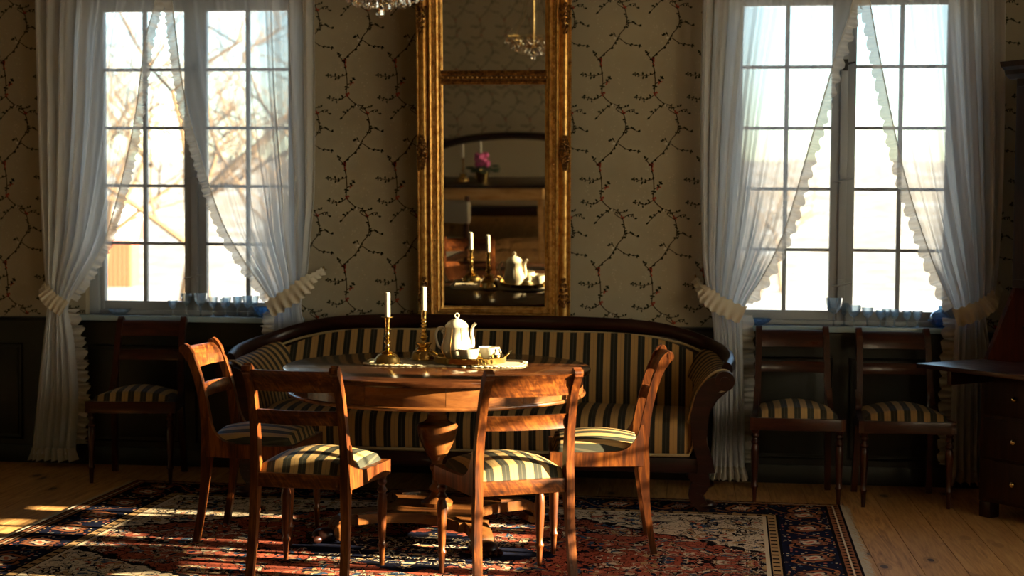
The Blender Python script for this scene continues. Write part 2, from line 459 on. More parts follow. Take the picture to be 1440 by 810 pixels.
tag(MB().box(X0 - .3, X1 + .32, Y0 - .3, .32, ZC, ZC + .2).build('ceiling', MAT['ceiling'], smooth=False), kind='structure')

# printed trailing-branch pattern of the wallpaper, one flat print per wall
def vine_tile():
    """polygons (pts, material index) of one repeat, metres, x about the stem, z from the repeat's top downwards"""
    rnd = random.Random(5); S = .0022; polys = []
    def P(X, Y): return ((X - 125) * S, -(Y - 22) * S)
    def stem(pts, w0, w1, mi=1):
        q = [p for p in spline([(*P(*a), 0) for a in pts], 5)]
        for i in range(len(q) - 1):
            t = (q[i + 1] - q[i]).normalized(); n = Vector((-t.y, t.x, 0)); f = i / len(q); w = w0 + (w1 - w0) * f; w2 = w0 + (w1 - w0) * (i + 1) / len(q)
            a, b = q[i], q[i + 1]
            polys.append(([(a + n * w)[:2], (a - n * w)[:2], (b - n * w2)[:2], (b + n * w2)[:2]], mi))
        return q
    def leaf(x, z, ang, l, w, mi=0):
        c, s_ = math.cos(ang), math.sin(ang)
        pts = [(0, 0), (l * .35, w), (l * .75, w * .75), (l, 0), (l * .7, -w * .8), (l * .3, -w)]
        polys.append(([(x + a * c - b * s_, z + a * s_ + b * c) for a, b in pts], mi))
    def twig(pts, n, size=1.0):
        q = stem(pts, .0024, .0014)
        for i in range(n):
            p = q[int((i + 1) / n * (len(q) - 1))]
            t = (q[-1] - q[0]); a = math.atan2(t.y, t.x)
            for sgn in (-1, 1):
                if rnd.random() < .8: leaf(p.x + rnd.uniform(-.004, .004), p.y + rnd.uniform(-.004, .004), a + sgn * rnd.uniform(.2, 1.6), size * rnd.uniform(.009, .020), size * rnd.uniform(.0035, .0066))
        leaf(q[-1].x, q[-1].y, a, .017 * size, .005)
    def flower(X, Y, n=6, r=.011):
        x, z = P(X, Y)
        for i in range(n):
            a = rnd.uniform(0, 6.28); leaf(x + rnd.uniform(-.008, .008), z + rnd.uniform(-.008, .008), a, r * rnd.uniform(.8, 1.3), .0045, 2)
    main = [(150, 22), (156, 45), (154, 70), (140, 88), (122, 118), (100, 138), (92, 152), (97, 180), (99, 210), (98, 235), (118, 256), (138, 264), (150, 280)]
    q = stem(main, .0026, .0026)
    for i in range(1, len(q) - 1):
        for _ in range(2):
            if rnd.random() < .30: leaf(q[i].x, q[i].y, rnd.uniform(0, 6.28), rnd.uniform(.008, .018), rnd.uniform(.0032, .006))
    twig([(155, 66), (168, 60), (186, 68)], 4); twig([(138, 98), (160, 112), (187, 116)], 5)
    twig([(130, 95), (126, 88), (120, 92)], 2, .9); twig([(97, 185), (75, 190), (50, 186)], 5)
    twig([(99, 236), (78, 248), (54, 242)], 5); twig([(122, 260), (104, 272), (86, 292)], 4)
    twig([(150, 26), (132, 12), (160, 8)], 2); twig([(150, 24), (172, 14), (180, 24)], 3)
    twig([(92, 152), (80, 140), (78, 134)], 2); twig([(99, 210), (110, 204), (113, 196)], 2)
    flower(92, 150, 7); flower(100, 233, 7); flower(150, 281, 7); flower(110, 208, 4, .009); flower(94, 160, 3)
    for X, Y in ((128, 98), (125, 262)):
        x, z = P(X, Y)
        for i in range(5): leaf(x, z, i * 1.26, .009, .0035, 3)
    return polys
TILE = vine_tile(); TW, TH = .283, .568
def print_mesh(name, x0, x1, z0, z1, phase, zph, skip=()):
    vs = []; fs = []; mi = []
    nx0 = math.floor((x0 - phase) / TW) - 1; nx1 = math.ceil((x1 - phase) / TW) + 1
    for i in range(nx0, nx1):
        for j in range(-1, math.ceil((z1 - z0) / TH) + 2):
            ox = phase + i * TW; oz = z1 + zph - j * TH
            for pts, m in TILE:
                q = [(ox + a, oz + b) for a, b in pts]
                if min(p[0] for p in q) < x0 or max(p[0] for p in q) > x1 or min(p[1] for p in q) < z0 or max(p[1] for p in q) > z1: continue
                if any(s0 < max(p[0] for p in q) and min(p[0] for p in q) < s1 and s2 < max(p[1] for p in q) and min(p[1] for p in q) < s3 for s0, s1, s2, s3 in skip): continue
                b = len(vs); vs += [(p[0], 0, p[1]) for p in q]; fs.append(tuple(range(b, b + len(q)))); mi.append(m)
    me = bpy.data.meshes.new(name); me.from_pydata(vs, [], fs)
    for k in ('p_leaf', 'p_stem', 'p_flower', 'p_white'): me.materials.append(MAT[k])
    me.polygons.foreach_set('material_index', mi); me.update(); return me
skips = [(x - WHALF - .02, x + WHALF + .02, HZ0, HZ1) for x in WINX]
o = inst('wallpaper_print', print_mesh('wallpaper_print', X0 + .02, X1 - .02, .84, ZC - .1, -.415, -.02, skips), wb_, (-X0, -.0012, 0)); o['kind'] = 'stuff'
o = inst('wallpaper_print', print_mesh('wallpaper_print', X0 + .02, X1 - .02, .84, ZC - .1, 0, -.1), wf_, (0, Y0 + .0012, 0)); o['kind'] = 'stuff'

# dark green panelling below the paper
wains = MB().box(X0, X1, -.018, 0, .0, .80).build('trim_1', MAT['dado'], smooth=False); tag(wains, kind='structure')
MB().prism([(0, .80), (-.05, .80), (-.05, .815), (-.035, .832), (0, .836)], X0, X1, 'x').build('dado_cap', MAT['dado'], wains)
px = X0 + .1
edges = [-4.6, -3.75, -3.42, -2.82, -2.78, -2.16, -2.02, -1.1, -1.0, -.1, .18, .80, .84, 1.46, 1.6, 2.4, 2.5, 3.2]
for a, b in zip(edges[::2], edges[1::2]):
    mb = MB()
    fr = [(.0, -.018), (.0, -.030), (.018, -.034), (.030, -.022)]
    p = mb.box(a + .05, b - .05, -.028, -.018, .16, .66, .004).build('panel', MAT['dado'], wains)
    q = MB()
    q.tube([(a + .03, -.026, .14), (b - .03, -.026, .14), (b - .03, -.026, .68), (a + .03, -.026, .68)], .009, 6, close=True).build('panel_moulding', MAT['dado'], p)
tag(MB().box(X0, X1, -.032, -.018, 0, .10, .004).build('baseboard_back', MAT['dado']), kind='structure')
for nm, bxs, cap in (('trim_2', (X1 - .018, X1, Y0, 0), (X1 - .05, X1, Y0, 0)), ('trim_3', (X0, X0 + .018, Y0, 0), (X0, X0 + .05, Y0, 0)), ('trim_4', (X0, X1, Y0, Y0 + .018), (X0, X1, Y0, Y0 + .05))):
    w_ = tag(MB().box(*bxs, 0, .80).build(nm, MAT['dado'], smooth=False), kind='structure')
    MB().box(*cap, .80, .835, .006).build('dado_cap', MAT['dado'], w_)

# windows: local x along the wall, y outwards, origin on the wall's inner face
def build_window(name, loc, rz, pw=.227):
    w = bpy.data.objects.new(name, None); COL.objects.link(w); w.location = loc; w.rotation_euler = (0, 0, rz); tag(w, kind='structure')
    H, z0, z1 = .146 + 2 * pw, SILL, WTOP
    fr = MB()
    fr.box(-H - .02, -H + .035, .05, .17, z0, z1 + .06, .004).build('frame_jamb', MAT['white_paint'], w)
    MB().box(H - .035, H + .02, .05, .17, z0, z1 + .06, .004).build('frame_jamb', MAT['white_paint'], w)
    MB().box(-H + .035, H - .035, .05, .17, z1 - .01, z1 + .06, .004).build('frame_head', MAT['white_paint'], w)
    MB().box(-H + .035, H - .035, .06, .17, z0, z0 + .022, .004).build('frame_sill', MAT['white_paint'], w)
    MB().box(-H - .055, H + .055, -.075, .05, z0 - .032, z0, .006).build('windowsill', MAT['sill_paint'], w)
    MB().box(-H - .02, H + .02, .05, .30, z0 - .045, z0 - .001, .003).build('sill_base', MAT['sill_paint'], w)
    pz0, pz1 = .929, 2.574; rows = 5; ph = (pz1 - pz0) / rows; mw = .011
    for sgn in (-1, 1):
        c = thing('casement', None, None); c.parent = w
        xi, xo = sgn * .064, sgn * (.064 + pw * 2 + .022)
        a, b = sorted((sgn * .003, xi)); MB().box(a, b, .075, .125, z0 + .024, z1 - .012, .004).build('stile', MAT['white_paint'], c)
        a, b = sorted((xo, sgn * (H - .037))); MB().box(a, b, .075, .125, z0 + .024, z1 - .012, .004).build('stile', MAT['white_paint'], c)
        a, b = sorted((xi, xo))
        MB().box(a, b, .075, .125, z0 + .024, pz0, .004).build('rail', MAT['white_paint'], c)
        MB().box(a, b, .075, .125, pz1, z1 - .012, .004).build('rail', MAT['white_paint'], c)
        cxm = sgn * (.064 + pw + .011)
        MB().box(cxm - mw, cxm + mw, .088, .12, pz0, pz1, .003).build('muntin', MAT['white_paint'], c)
        for r in range(1, rows):
            for (u, v) in ((a, cxm - mw), (cxm + mw, b)):
                MB().box(u, v, .09, .118, pz0 + r * ph - .0085, pz0 + r * ph + .0085, .003).build('muntin', MAT['white_paint'], c)
        pme = None
        for r in range(rows):
            for (u, v) in ((a, cxm - mw), (cxm + mw, b)):
                if pme is None:
                    pme = MB().box(-.1135, .1135, -.0015, .0015, -ph / 2 + .0085, ph / 2 - .0085).mesh('pane', False); pme.materials.append(MAT['pane'])
                inst('pane', pme, c, ((u + v) / 2, .105, pz0 + (r + .5) * ph), sc=((v - u) / .227, 1, 1))
    MB().box(-.020, .020, .052, .075, z0 + .024, z1 - .012, .005).build('astragal', MAT['white_paint'], w)
    for zz in (1.07, 1.63, 2.25):
        l = MB(); l.box(-.016, .016, .043, .052, zz - .03, zz + .03, .003)
        l.tube([(-.052, .040, zz - .008), (-.02, .032, zz - .002), (.0, .034, zz + .002), (.03, .03, zz + .008), (.052, .04, zz + .014)], [.005, .0055, .008, .0055, .004], 8)
        l.build('latch', MAT['iron'] if zz > 2 else MAT['white_paint'], w)
    return w
build_window('window_1', (WINX[0], 0, 0), 0); build_window('window_2', (WINX[1], 0, 0), 0)
for i, y in enumerate(RWY): build_window('window_%d' % (i + 3), (X1, y, 0), R(-90), .29)

# ------------------------------------------------------------------ outdoors
def snow_mat():
    m = Mat('snowy_field'); x, y, z = m.coord('Object')
    n = m.noise(m.vec(x * .12, y * .12, 0.0), 1.6, 5, .6); n2 = m.noise(m.vec(x, y * .5, 0.0), .9, 5, .65)
    far = ((y - 24.0) / 40.0).clamp()
    grass = (n.gt(.46) * far).clamp()
    c = m.mix(grass * .75, (.40, .43, .46), m.ramp(n2, [(.35, (.22, .18, .125)), (.6, (.33, .30, .25))]))
    return m.bsdf(c, .85, spec=.1)
MAT['snow'] = snow_mat()
MAT['bark'] = Mat('bark').bsdf((.13, .085, .05), .9)
MAT['bark_pale'] = Mat('bark_pale').bsdf((.22, .16, .11), .9)
MAT['falu'] = Mat('falu_red_boards').bsdf((.50, .12, .06), .8)
MAT['roofsnow'] = Mat('roof_snow').bsdf((.85, .86, .9), .8)
MAT['hazewood'] = Mat('far_woodland').bsdf((.42, .34, .27), 1.0)
def ground_z(x, y):
    d = y
    if d < 0: return -.75
    if d < 58: return -.75 - 1.25 * min(1, d / 58)
    t = min(1, (d - 58) / 180); t = t * t * (3 - 2 * t)
    return -2.0 + t * 12.0 + .4 * math.sin(x * .07) * t
gx = [-160 + 400 * i / 48 for i in range(49)]; gy = [-30, -12, -4, .32, 3, 7, 12, 18, 25, 34, 45, 58, 70, 85, 100, 120, 140, 165, 190, 215, 240, 280]
mb = MB(); vs = [(x - 40, y, ground_z(x - 40, y)) for y in gy for x in gx]; nx = len(gx)
mb.add(vs, [(j * nx + i, j * nx + i + 1, (j + 1) * nx + i + 1, (j + 1) * nx + i) for j in range(len(gy) - 1) for i in range(nx - 1)
            if not (gy[j] < .3 and -8 < gx[i] - 40 + 4 and gx[i] - 40 < 4 and gy[j + 1] > -13)])
tag(mb.build('snowy_ground', MAT['snow']), 'snow-covered field with dry grass rising beyond the windows', 'field', kind='structure')

def tree(label, loc, h, seed, mat, spread=.55, depth=5, lean=0.0, r0=None, group='bare trees outside'):
    rnd = random.Random(seed); root = thing('bare_tree', label, 'tree', loc, 0, group)
    tr = MB(); br = MB()
    def limb(p, d, l, r, lev, mb):
        n = 4 if lev < 2 else 3; pts = [p]; q = p.copy(); dd = d.copy()
        for i in range(n):
            dd = (dd + Vector((rnd.uniform(-.22, .22), rnd.uniform(-.22, .22), rnd.uniform(-.08, .16)))).normalized()
            q = q + dd * l / n; pts.append(q.copy())
        mb.tube(pts, [r * (1 - .45 * i / n) for i in range(n + 1)], 5 if lev < 2 else 3, cap=False)
        if lev >= depth: return
        k = 3 if lev < 4 else 2
        for i in range(k + (1 if lev == 0 else 0)):
            s = pts[1 + rnd.randrange(n)] if i else pts[-1]
            a = rnd.uniform(0, 6.283); side = Vector((math.cos(a), math.sin(a), rnd.uniform(-.1, .5)))
            limb(s, (dd * (1 - spread) + side * spread).normalized(), l * rnd.uniform(.58, .8), r * .55, lev + 1, br)
    limb(Vector((0, 0, -.1)), Vector((lean, 0, 1)).normalized(), h * .36, r0 or h * .013, 0, tr)
    tr.build('trunk', mat, root); o = br.build('branches', mat, root)
    return root
trees = [
    ('bare garden tree with spreading branches close behind the left window', (-6.9, 13.0), 7.5, 3, 'bark', .6),
    ('slender bare tree rising past the left window mullion', (-11.8, 21.0), 8.5, 8, 'bark', .55),
    ('bare tree filling the right casement of the left window', (-6.6, 22.0), 9.5, 14, 'bark_pale', .6),
    ('crooked bare tree before the red shed', (-16.5, 31.0), 7.0, 21, 'bark', .65),
    ('tall bare tree far behind the left window', (-15.6, 46.0), 13.0, 33, 'bark_pale', .55),
    ('small twiggy tree low in the left window behind the glasses', (-9.6, 26.0), 6.5, 71, 'bark', .65),
    ('bare tree in the middle of the left window', (-13.2, 29.5), 9.5, 77, 'bark', .6),
    ('far bare tree seen high in the left window', (-20.5, 42.0), 13.0, 39, 'bark_pale', .55),
    ('pale bare tree at the left edge of the right window', (1.4, 34.0), 7.0, 44, 'bark_pale', .55),
    ('hazy bare tree behind the left casement of the right window', (4.2, 60.0), 8.0, 90, 'bark_pale', .6),
    ('small pale bush-like tree low in the right window', (3.0, 55.0), 4.0, 52, 'bark_pale', .65),
]
for lb, (x, y), h, sd_, mt, sp in trees: tree(lb, (x, y, ground_z(x, y)), h, sd_, MAT[mt], sp)
sh = thing('garden_shed', 'red painted wooden shed under snow seen through the left window', 'shed', (-27.0, 58, -2.05), R(14))
MB().box(-3.2, 1.6, -1.6, 1.6, 0, 2.35).build('walls', MAT['falu'], sh, smooth=False)
for k in range(24): MB().box(-3.2 + k * .2 + .02, -3.2 + k * .2 + .16, -1.62, -1.6, .02, 2.34).build('board', MAT['falu'], sh, smooth=False)
MB().prism([(-2.0, 2.25), (0, 3.5), (2.0, 2.25), (2.0, 2.45), (0, 3.7), (-2.0, 2.45)], -3.5, 1.9, 'x').build('roof', MAT['roofsnow'], sh, smooth=False)

# ------------------------------------------------------------------ rug
RHX, RHY = 1.835, 1.36
def rug_mat():
    m = Mat('woven_rug'); x, y, z = m.coord()
    ax, ay = x.abs(), y.abs()
    wob = m.noise(m.vec(x, y, 0.0), 14, 3, .6) - .5
    dx = (ax * -1.0) + RHX; dy = (ay * -1.0) + RHY
    d = dx.min(dy)
    horiz = dx.lt(dy)
    t = horiz * y + (horiz * -1.0 + 1.0) * x        # coordinate running along the border
    INK, NAVY, RED, ROSE, CREAM, TAN, BLUE = (.008, .008, .012), (.010, .014, .036), (.25, .036, .022), (.52, .15, .09), (.70, .58, .42), (.46, .29, .14), (.04, .085, .16)
    pal = [(0, NAVY), (.16, CREAM), (.30, INK), (.42, ROSE), (.56, TAN), (.68, NAVY), (.80, CREAM), (.90, BLUE)]
    fine = m.noise(m.vec(x, y, 0.0), 420, 2, .6)
    # field: mirrored, swirling cells with ink outlines
    sw = m.noise(m.vec(ax, ay, 0.0), 5, 3, .55, out=1)
    n = m.node('ShaderNodeVectorMath'); n.operation = 'SCALE'; m.t.links.new(sw.s, n.inputs[0]); n.inputs[3].default_value = .34
    n2 = m.node('ShaderNodeVectorMath'); n2.operation = 'ADD'; m.t.links.new(m.vec(ax, ay * .9, 0.0).s, n2.inputs[0]); m.t.links.new(n.outputs[0], n2.inputs[1])
    wv = Ex(m.t, n2.outputs[0])
    cellc = m.voro(wv, 9.5, 'F1', 'Color'); sep = m.node('ShaderNodeSeparateColor'); m.t.links.new(cellc.s, sep.inputs[0])
    cr, cg = Ex(m.t, sep.outputs[0]), Ex(m.t, sep.outputs[1])
    edge = m.voro(wv, 9.5, 'DISTANCE_TO_EDGE'); cd_ = m.voro(wv, 9.5)
    small = m.voro(wv, 30, 'F1', 'Color'); sep2 = m.node('ShaderNodeSeparateColor'); m.t.links.new(small.s, sep2.inputs[0])
    sr = Ex(m.t, sep2.outputs[0]); sedge = m.voro(wv, 30, 'DISTANCE_TO_EDGE')
    fx, fy = RHX - .40, RHY - .40
    span = (ax / fx + ay / fy + wob * .25)
    corner = span.gt(1.22)
    med = span.lt(.42)
    ground = m.mix(corner, m.mix(m.noise(m.vec(x, y, 0.0), 3, 2), RED, ROSE), CREAM)
    ground = m.mix(med, ground, NAVY)
    ornam = m.ramp(sr, pal, 'CONSTANT')
    fcol = m.mix(sr.gt(.48) * cg.gt(.3), ground, ornam)
    fcol = m.mix(cd_.lt(.16) * cr.gt(.45), fcol, m.ramp(cr, [(0, ROSE), (.6, CREAM), (.8, NAVY)], 'CONSTANT'))
    fcol = m.mix(edge.lt(.045) * cr.gt(.25), fcol, INK)
    fcol = m.mix((edge - .075).abs().lt(.018) * cg.gt(.5), fcol, CREAM)
    fcol = m.mix(sedge.lt(.035), fcol, INK)
    fcol = m.mix((span - 1.22).abs().lt(.022), fcol, INK); fcol = m.mix((span - 1.26).abs().lt(.014), fcol, CREAM)
    # main border: rosettes on navy, joined by a meander
    ph = (t / .30).fract() - .5; cc = d - .19
    rr = ((ph * .30) * (ph * .30) + cc * cc).sqrt(); an = cc.atan2(ph)
    pet = rr + (an * 8.0).sin() * .010
    bsm = m.voro(m.vec(x, y, 0.0), 46, 'F1', 'Color'); s3 = m.node('ShaderNodeSeparateColor'); m.t.links.new(bsm.s, s3.inputs[0]); b1 = Ex(m.t, s3.outputs[0])
    bed = m.voro(m.vec(x, y, 0.0), 46)
    bcol = m.mix(bed.lt(.36) * b1.gt(.42), NAVY, m.ramp(b1, [(0, TAN), (.6, ROSE), (.78, CREAM), (.9, BLUE)], 'CONSTANT'))
    mea = (cc - (t / .30 * 6.283).sin() * .085).abs()
    bcol = m.mix(mea.lt(.016), bcol, INK); bcol = m.mix(mea.lt(.009), bcol, (.34, .13, .06))
    bcol = m.mix(pet.lt(.085), bcol, INK); bcol = m.mix(pet.lt(.074), bcol, (.33, .12, .06)); bcol = m.mix(pet.lt(.052), bcol, NAVY)
    bcol = m.mix(pet.lt(.038), bcol, CREAM); bcol = m.mix(pet.lt(.020), bcol, ROSE)
    # guard borders
    zig = (((t / .055).fract() - .5).abs() * .07)
    g1 = m.mix((d - .022 - zig).abs().lt(.010), (.30, .12, .06), INK); g1 = m.mix((d - .040).abs().lt(.004) , g1, CREAM)
    g2 = m.mix(((t / .07).fract() - .5).abs().lt(.16) * (d - .345).abs().lt(.014), TAN, INK)
    c = m.mix(d.gt(.385), g2, fcol)
    c = m.mix(d.lt(.322), c, bcol)
    c = m.mix((d - .378).abs().lt(.009), c, CREAM); c = m.mix((d - .366).abs().lt(.004), c, INK)
    c = m.mix((d - .318).abs().lt(.006), c, INK)
    c = m.mix(d.lt(.075), c, g1); c = m.mix((d - .075).abs().lt(.007), c, INK); c = m.mix(d.lt(.012), c, INK)
    c = m.mix(fine * .22, c, (.03, .02, .015))
    return m.bsdf(c, .92, normal=m.bump(fine, .3, .004), spec=.0)
rug = thing('oriental_rug', 'large patterned red and navy oriental rug under the round table', 'rug', (-1.128 + .015, -.585 - RHY, 0), R(-1.8))
mb = MB().box(-RHX, RHX, -RHY, RHY, .001, .011, .003); mb.build('pile', rug_mat(), rug)
for sgn in (-1, 1):
    rnd = random.Random(4 + sgn); fb = MB(); y = -RHY + .006
    while y < RHY - .004:
        l = rnd.uniform(.030, .048); b = rnd.uniform(-.012, .012); w = .0042
        x0_, x1_ = sgn * (RHX - .004), sgn * (RHX + l)
        fb.add([(x0_, y - w, .009), (x0_, y + w, .009), ((x0_ + x1_) / 2, y + w * 1.2 + b * .4, .0085), ((x0_ + x1_) / 2, y - w * 1.2 + b * .4, .0085), (x1_, y + w + b, .002), (x1_, y - w + b, .002)],
               [(0, 1, 2, 3), (3, 2, 4, 5)])
        y += .0085
    o = fb.build('fringe', Mat('fringe_cotton').bsdf((.50, .44, .34), .9), rug, smooth=False); o['kind'] = 'stuff'

# ------------------------------------------------------------------ chairs
POST = [(-.238, 0.0), (-.222, .09), (-.207, .19), (-.196, .30), (-.190, .40), (-.190, .47), (-.196, .54), (-.212, .63), (-.235, .72), (-.262, .79), (-.285, .828), (-.303, .842)]
def make_chair(name, label, group, wz, wx, seat_mat):
    t = thing(name, label, 'chair', group=group)
    def post_y(z):
        for (ya, za), (yb, zb) in zip(POST, POST[1:]):
            if za <= z <= zb: return ya + (yb - ya) * (z - za) / (zb - za)
        return POST[-1][0]
    path = [(p.x, p.y) for p in spline([(a, b, 0) for a, b in POST], 4)]
    for s in (-1, 1):
        hw = []
        for (yy, z) in path: hw.append(.0135 + .0115 * math.exp(-((z - .40) / .13) ** 2) + (.003 if z > .5 else 0) + (.004 if z > .80 else 0))
        leg = MB().ribbon(path, hw, -.0155, .0155, 'x'); leg.v = [(v[0], v[1], max(v[2], 0.0)) for v in leg.v]
        # posts stand .178 out at the seat and close in a little at the top and foot
        leg.v = [(v[0] + s * (.182 - .008 * max(0, (v[2] - .45)) / .4 + .01 * max(0, (.4 - v[2]) / .4)), v[1], v[2]) for v in leg.v]
        p = leg.build('back_leg', wz, t, angle=50)
        MB().tube([(s * .174 - .0165, -.300, .838), (s * .174 + .0165, -.300, .838)], .014, 12).build('scroll', wz, p)
        # side rail sweeping up into the post
        top = spline([(.205, .432, 0), (.05, .430, 0), (-.07, .434, 0), (-.125, .452, 0), (-.158, .49, 0), (-.178, .545, 0)], 5)
        poly = [(q.x, q.y) for q in top] + [(-.190, .545), (-.192, .372), (.205, .372)]
        rail = MB().prism(poly, -.014, .014, 'x')
        rail.v = [(v[0] + s * (.186 + .036 * (v[1] + .19) / .39), v[1], v[2]) for v in rail.v]
        rail.build('side_rail', wz, t, angle=50)
        prof = [(.0001, .0), (.0095, 0), (.0105, .02), (.0125, .06), (.0135, .075), (.0185, .082), (.0185, .088), (.013, .096), (.0145, .12), (.0185, .20), (.0205, .26), (.0185, .285), (.0135, .297),
                (.0205, .304), (.0205, .312), (.0135, .32), (.0125, .33), (.0195, .338), (.0195, .346), (.014, .354), (.0195, .362), (.0205, .374), (.0001, .374)]
        MB().lathe(prof, 14, (s * .207, .186, 0)).build('front_leg', wz, t, angle=45)
    MB().box(-.214, .214, .176, .206, .370, .432, .006).build('front_rail', wx, t)
    MB().box(-.180, .180, -.206, -.182, .374, .428, .004).build('back_rail', wx, t)
    def bowed(z0, z1, th, half, bow, pro):
        mb = MB()
        def fn_side(off):
            return [[(-half + 2 * half * i / 16, post_y(z0 + (z1 - z0) * j / 6) + off - bow * (1 - (2 * i / 16 - 1) ** 2) + pro * math.sin(math.pi * j / 6), z0 + (z1 - z0) * j / 6) for i in range(17)] for j in range(7)]
        A = fn_side(th / 2); B = fn_side(-th / 2 - 0)
        ring = []
        vs = [p for row in A for p in row] + [p for row in B for p in row]; n = 17; m_ = 7; o_ = n * m_; fs = []
        for j in range(m_ - 1):
            for i in range(n - 1):
                a = j * n + i; fs.append((a, a + 1, a + n + 1, a + n)); fs.append((o_ + a, o_ + a + n, o_ + a + n + 1, o_ + a + 1))
        for i in range(n - 1): fs.append((i, o_ + i, o_ + i + 1, i + 1)); a = (m_ - 1) * n + i; fs.append((a, a + 1, o_ + a + 1, o_ + a))
        for j in range(m_ - 1): a = j * n; fs.append((a, a + n, o_ + a + n, o_ + a)); a += n - 1; fs.append((a, o_ + a, o_ + a + n, a + n))
        return mb.add(vs, fs)
    bowed(.752, .836, .020, .165, .020, .004).build('top_rail', wx, t, angle=50)
    bowed(.622, .678, .016, .166, .024, .006).build('middle_slat', wx, t, angle=50)
    # domed seat pad
    def pad(u, v):
        x = (u * 2 - 1); y = (v * 2 - 1)
        ex = (1 - abs(x) ** 4) ** .5; ey = (1 - abs(y) ** 5) ** .5
        half = .178 + .030 * (y + 1) / 2
        z = .424 + .030 * min(1, ex * 2.2) * min(1, ey * 2.2) + .050 * (1 - x * x) * (1 - y * y * .55) * min(1, ey * 1.6)
        return (x * half, .002 + y * .186 + (.010 * (1 - x * x) if y > .5 else 0), z)
    mb = MB().grid(pad, 25, 21)
    b = len(mb.v)
    mb.box(-.172, .172, -.178, .184, .405, .4255)
    mb.build('seat_cushion', seat_mat, t, angle=60)
    return t
def place(o, x, y, face_deg, label=None):
    """face_deg: direction the chair faces, 90 = towards the window wall"""
    o.location = (x, y, .011 if o.get('on_rug') else 0); o.rotation_euler = (0, 0, R(face_deg - 90))
    if label: o['label'] = label
    return o
G1 = 'flame-grained dining chairs drawn up to the round table'
c1 = make_chair('dining_chair', 'sunlit wooden chair in front of the table at right, its back towards us', G1, MAT['chair'], MAT['chair_x'], MAT['stripe_x'])
c1['on_rug'] = 1
place(c1, -.69, -2.41, 90 + 26)
place(copy_tree(c1), -1.445, -2.40, 90 - 6, 'shaded wooden chair in front of the table at left, its back towards us')
place(copy_tree(c1), -.385, -1.70, 180 + 6, 'wooden chair at the right end of the table, seen side-on facing left')
place(copy_tree(c1), -1.86, -1.74, -2, 'wooden chair at the left end of the table, facing right with sunlit top rail')
G2 = 'chairs against the panelling under the windows, shade put into their wood colour'
w1 = make_chair('side_chair', 'chair with shade-darkened wood under the right window, next to the sofa', G2, MAT['winchair_z'], MAT['winchair'], MAT['stripe_x'])
place(w1, .552, -.425, 270)
place(copy_tree(w1), 1.078, -.445, 272, 'chair with shade-darkened wood under the right window, nearest the writing desk')
lc = place(copy_tree(w1), -2.92, -.45, 277, 'dark chair in deep shade under the left window'); lc.location.z = .0065; lc.rotation_euler.x = R(1.4)

# ------------------------------------------------------------------ round table
TX, TY, TR, TZ = -1.11, -1.557, .687, .76
tb = thing('round_table', 'round polished wooden pedestal table set with coffee things', 'table', (TX, TY, .011), 0)
tz = TZ - .011
MB().lathe([(.0001, tz - .028), (TR - .02, tz - .028), (TR - .004, tz - .024), (TR, tz - .014), (TR - .002, tz - .004), (TR - .008, tz), (.0001, tz)], 96).build('tabletop', MAT['table'], tb)
AR = TR - .034
na = 12
for k in range(na):
    a0, a1 = 2 * math.pi * k / na + .0015 + .22, 2 * math.pi * (k + 1) / na - .0015 + .22; vs = []; fs = []; n = 9
    for i in range(n):
        a = a0 + (a1 - a0) * i / (n - 1)
        for r, z in ((AR, tz - .112), (AR, tz - .0285), (AR - .02, tz - .0285), (AR - .02, tz - .112)): vs.append((r * math.cos(a), r * math.sin(a), z))
    for i in range(n - 1):
        for q in range(4): fs.append((i * 4 + q, i * 4 + 4 + q, i * 4 + 4 + (q + 1) % 4, i * 4 + (q + 1) % 4))
    fs += [(0, 1, 2, 3), (n * 4 - 1, n * 4 - 2, n * 4 - 3, n * 4 - 4)]
    MB().add(vs, fs).build('apron_panel', MAT['apron'], tb)
MB().tube([((AR + .003) * math.cos(2 * math.pi * k / 96), (AR + .003) * math.sin(2 * math.pi * k / 96), tz - .115) for k in range(96)], .009, 10, close=True).build('apron_bead', MAT['apron'], tb)
MB().lathe([(.0001, tz - .10), (.20, tz - .10), (.20, tz - .125), (.06, tz - .13), (.0001, tz - .13)], 32).build('top_block', MAT['mahog'], tb)
urn = [(.0001, .118), (.07, .118), (.072, .135), (.05, .15), (.032, .165), (.026, .18), (.036, .19), (.036, .20), (.024, .215), (.021, .25), (.026, .275), (.034, .285), (.034, .295), (.024, .305), (.026, .322),
       (.045, .345), (.068, .39), (.084, .43), (.092, .465), (.092, .478), (.084, .488), (.060, .497), (.046, .51), (.040, .53), (.048, .548), (.048, .560), (.040, .572), (.042, .60), (.060, .618), (.0001, .618)]
MB().lathe(urn, 8 * 4, (0, 0, 0)).build('urn_pedestal', MAT['apron'], tb, angle=30)
pts = []
for k in range(4):
    a = R(-57 + 90 * k); ca, sa = math.cos(a), math.sin(a)
    for f in (-1, 1): pts.append((.40 * ca - f * -.07 * sa, .40 * sa + f * -.07 * ca))
    a2 = a + R(45); pts.append((.21 * math.cos(a2), .21 * math.sin(a2)))
sp = []
order = []
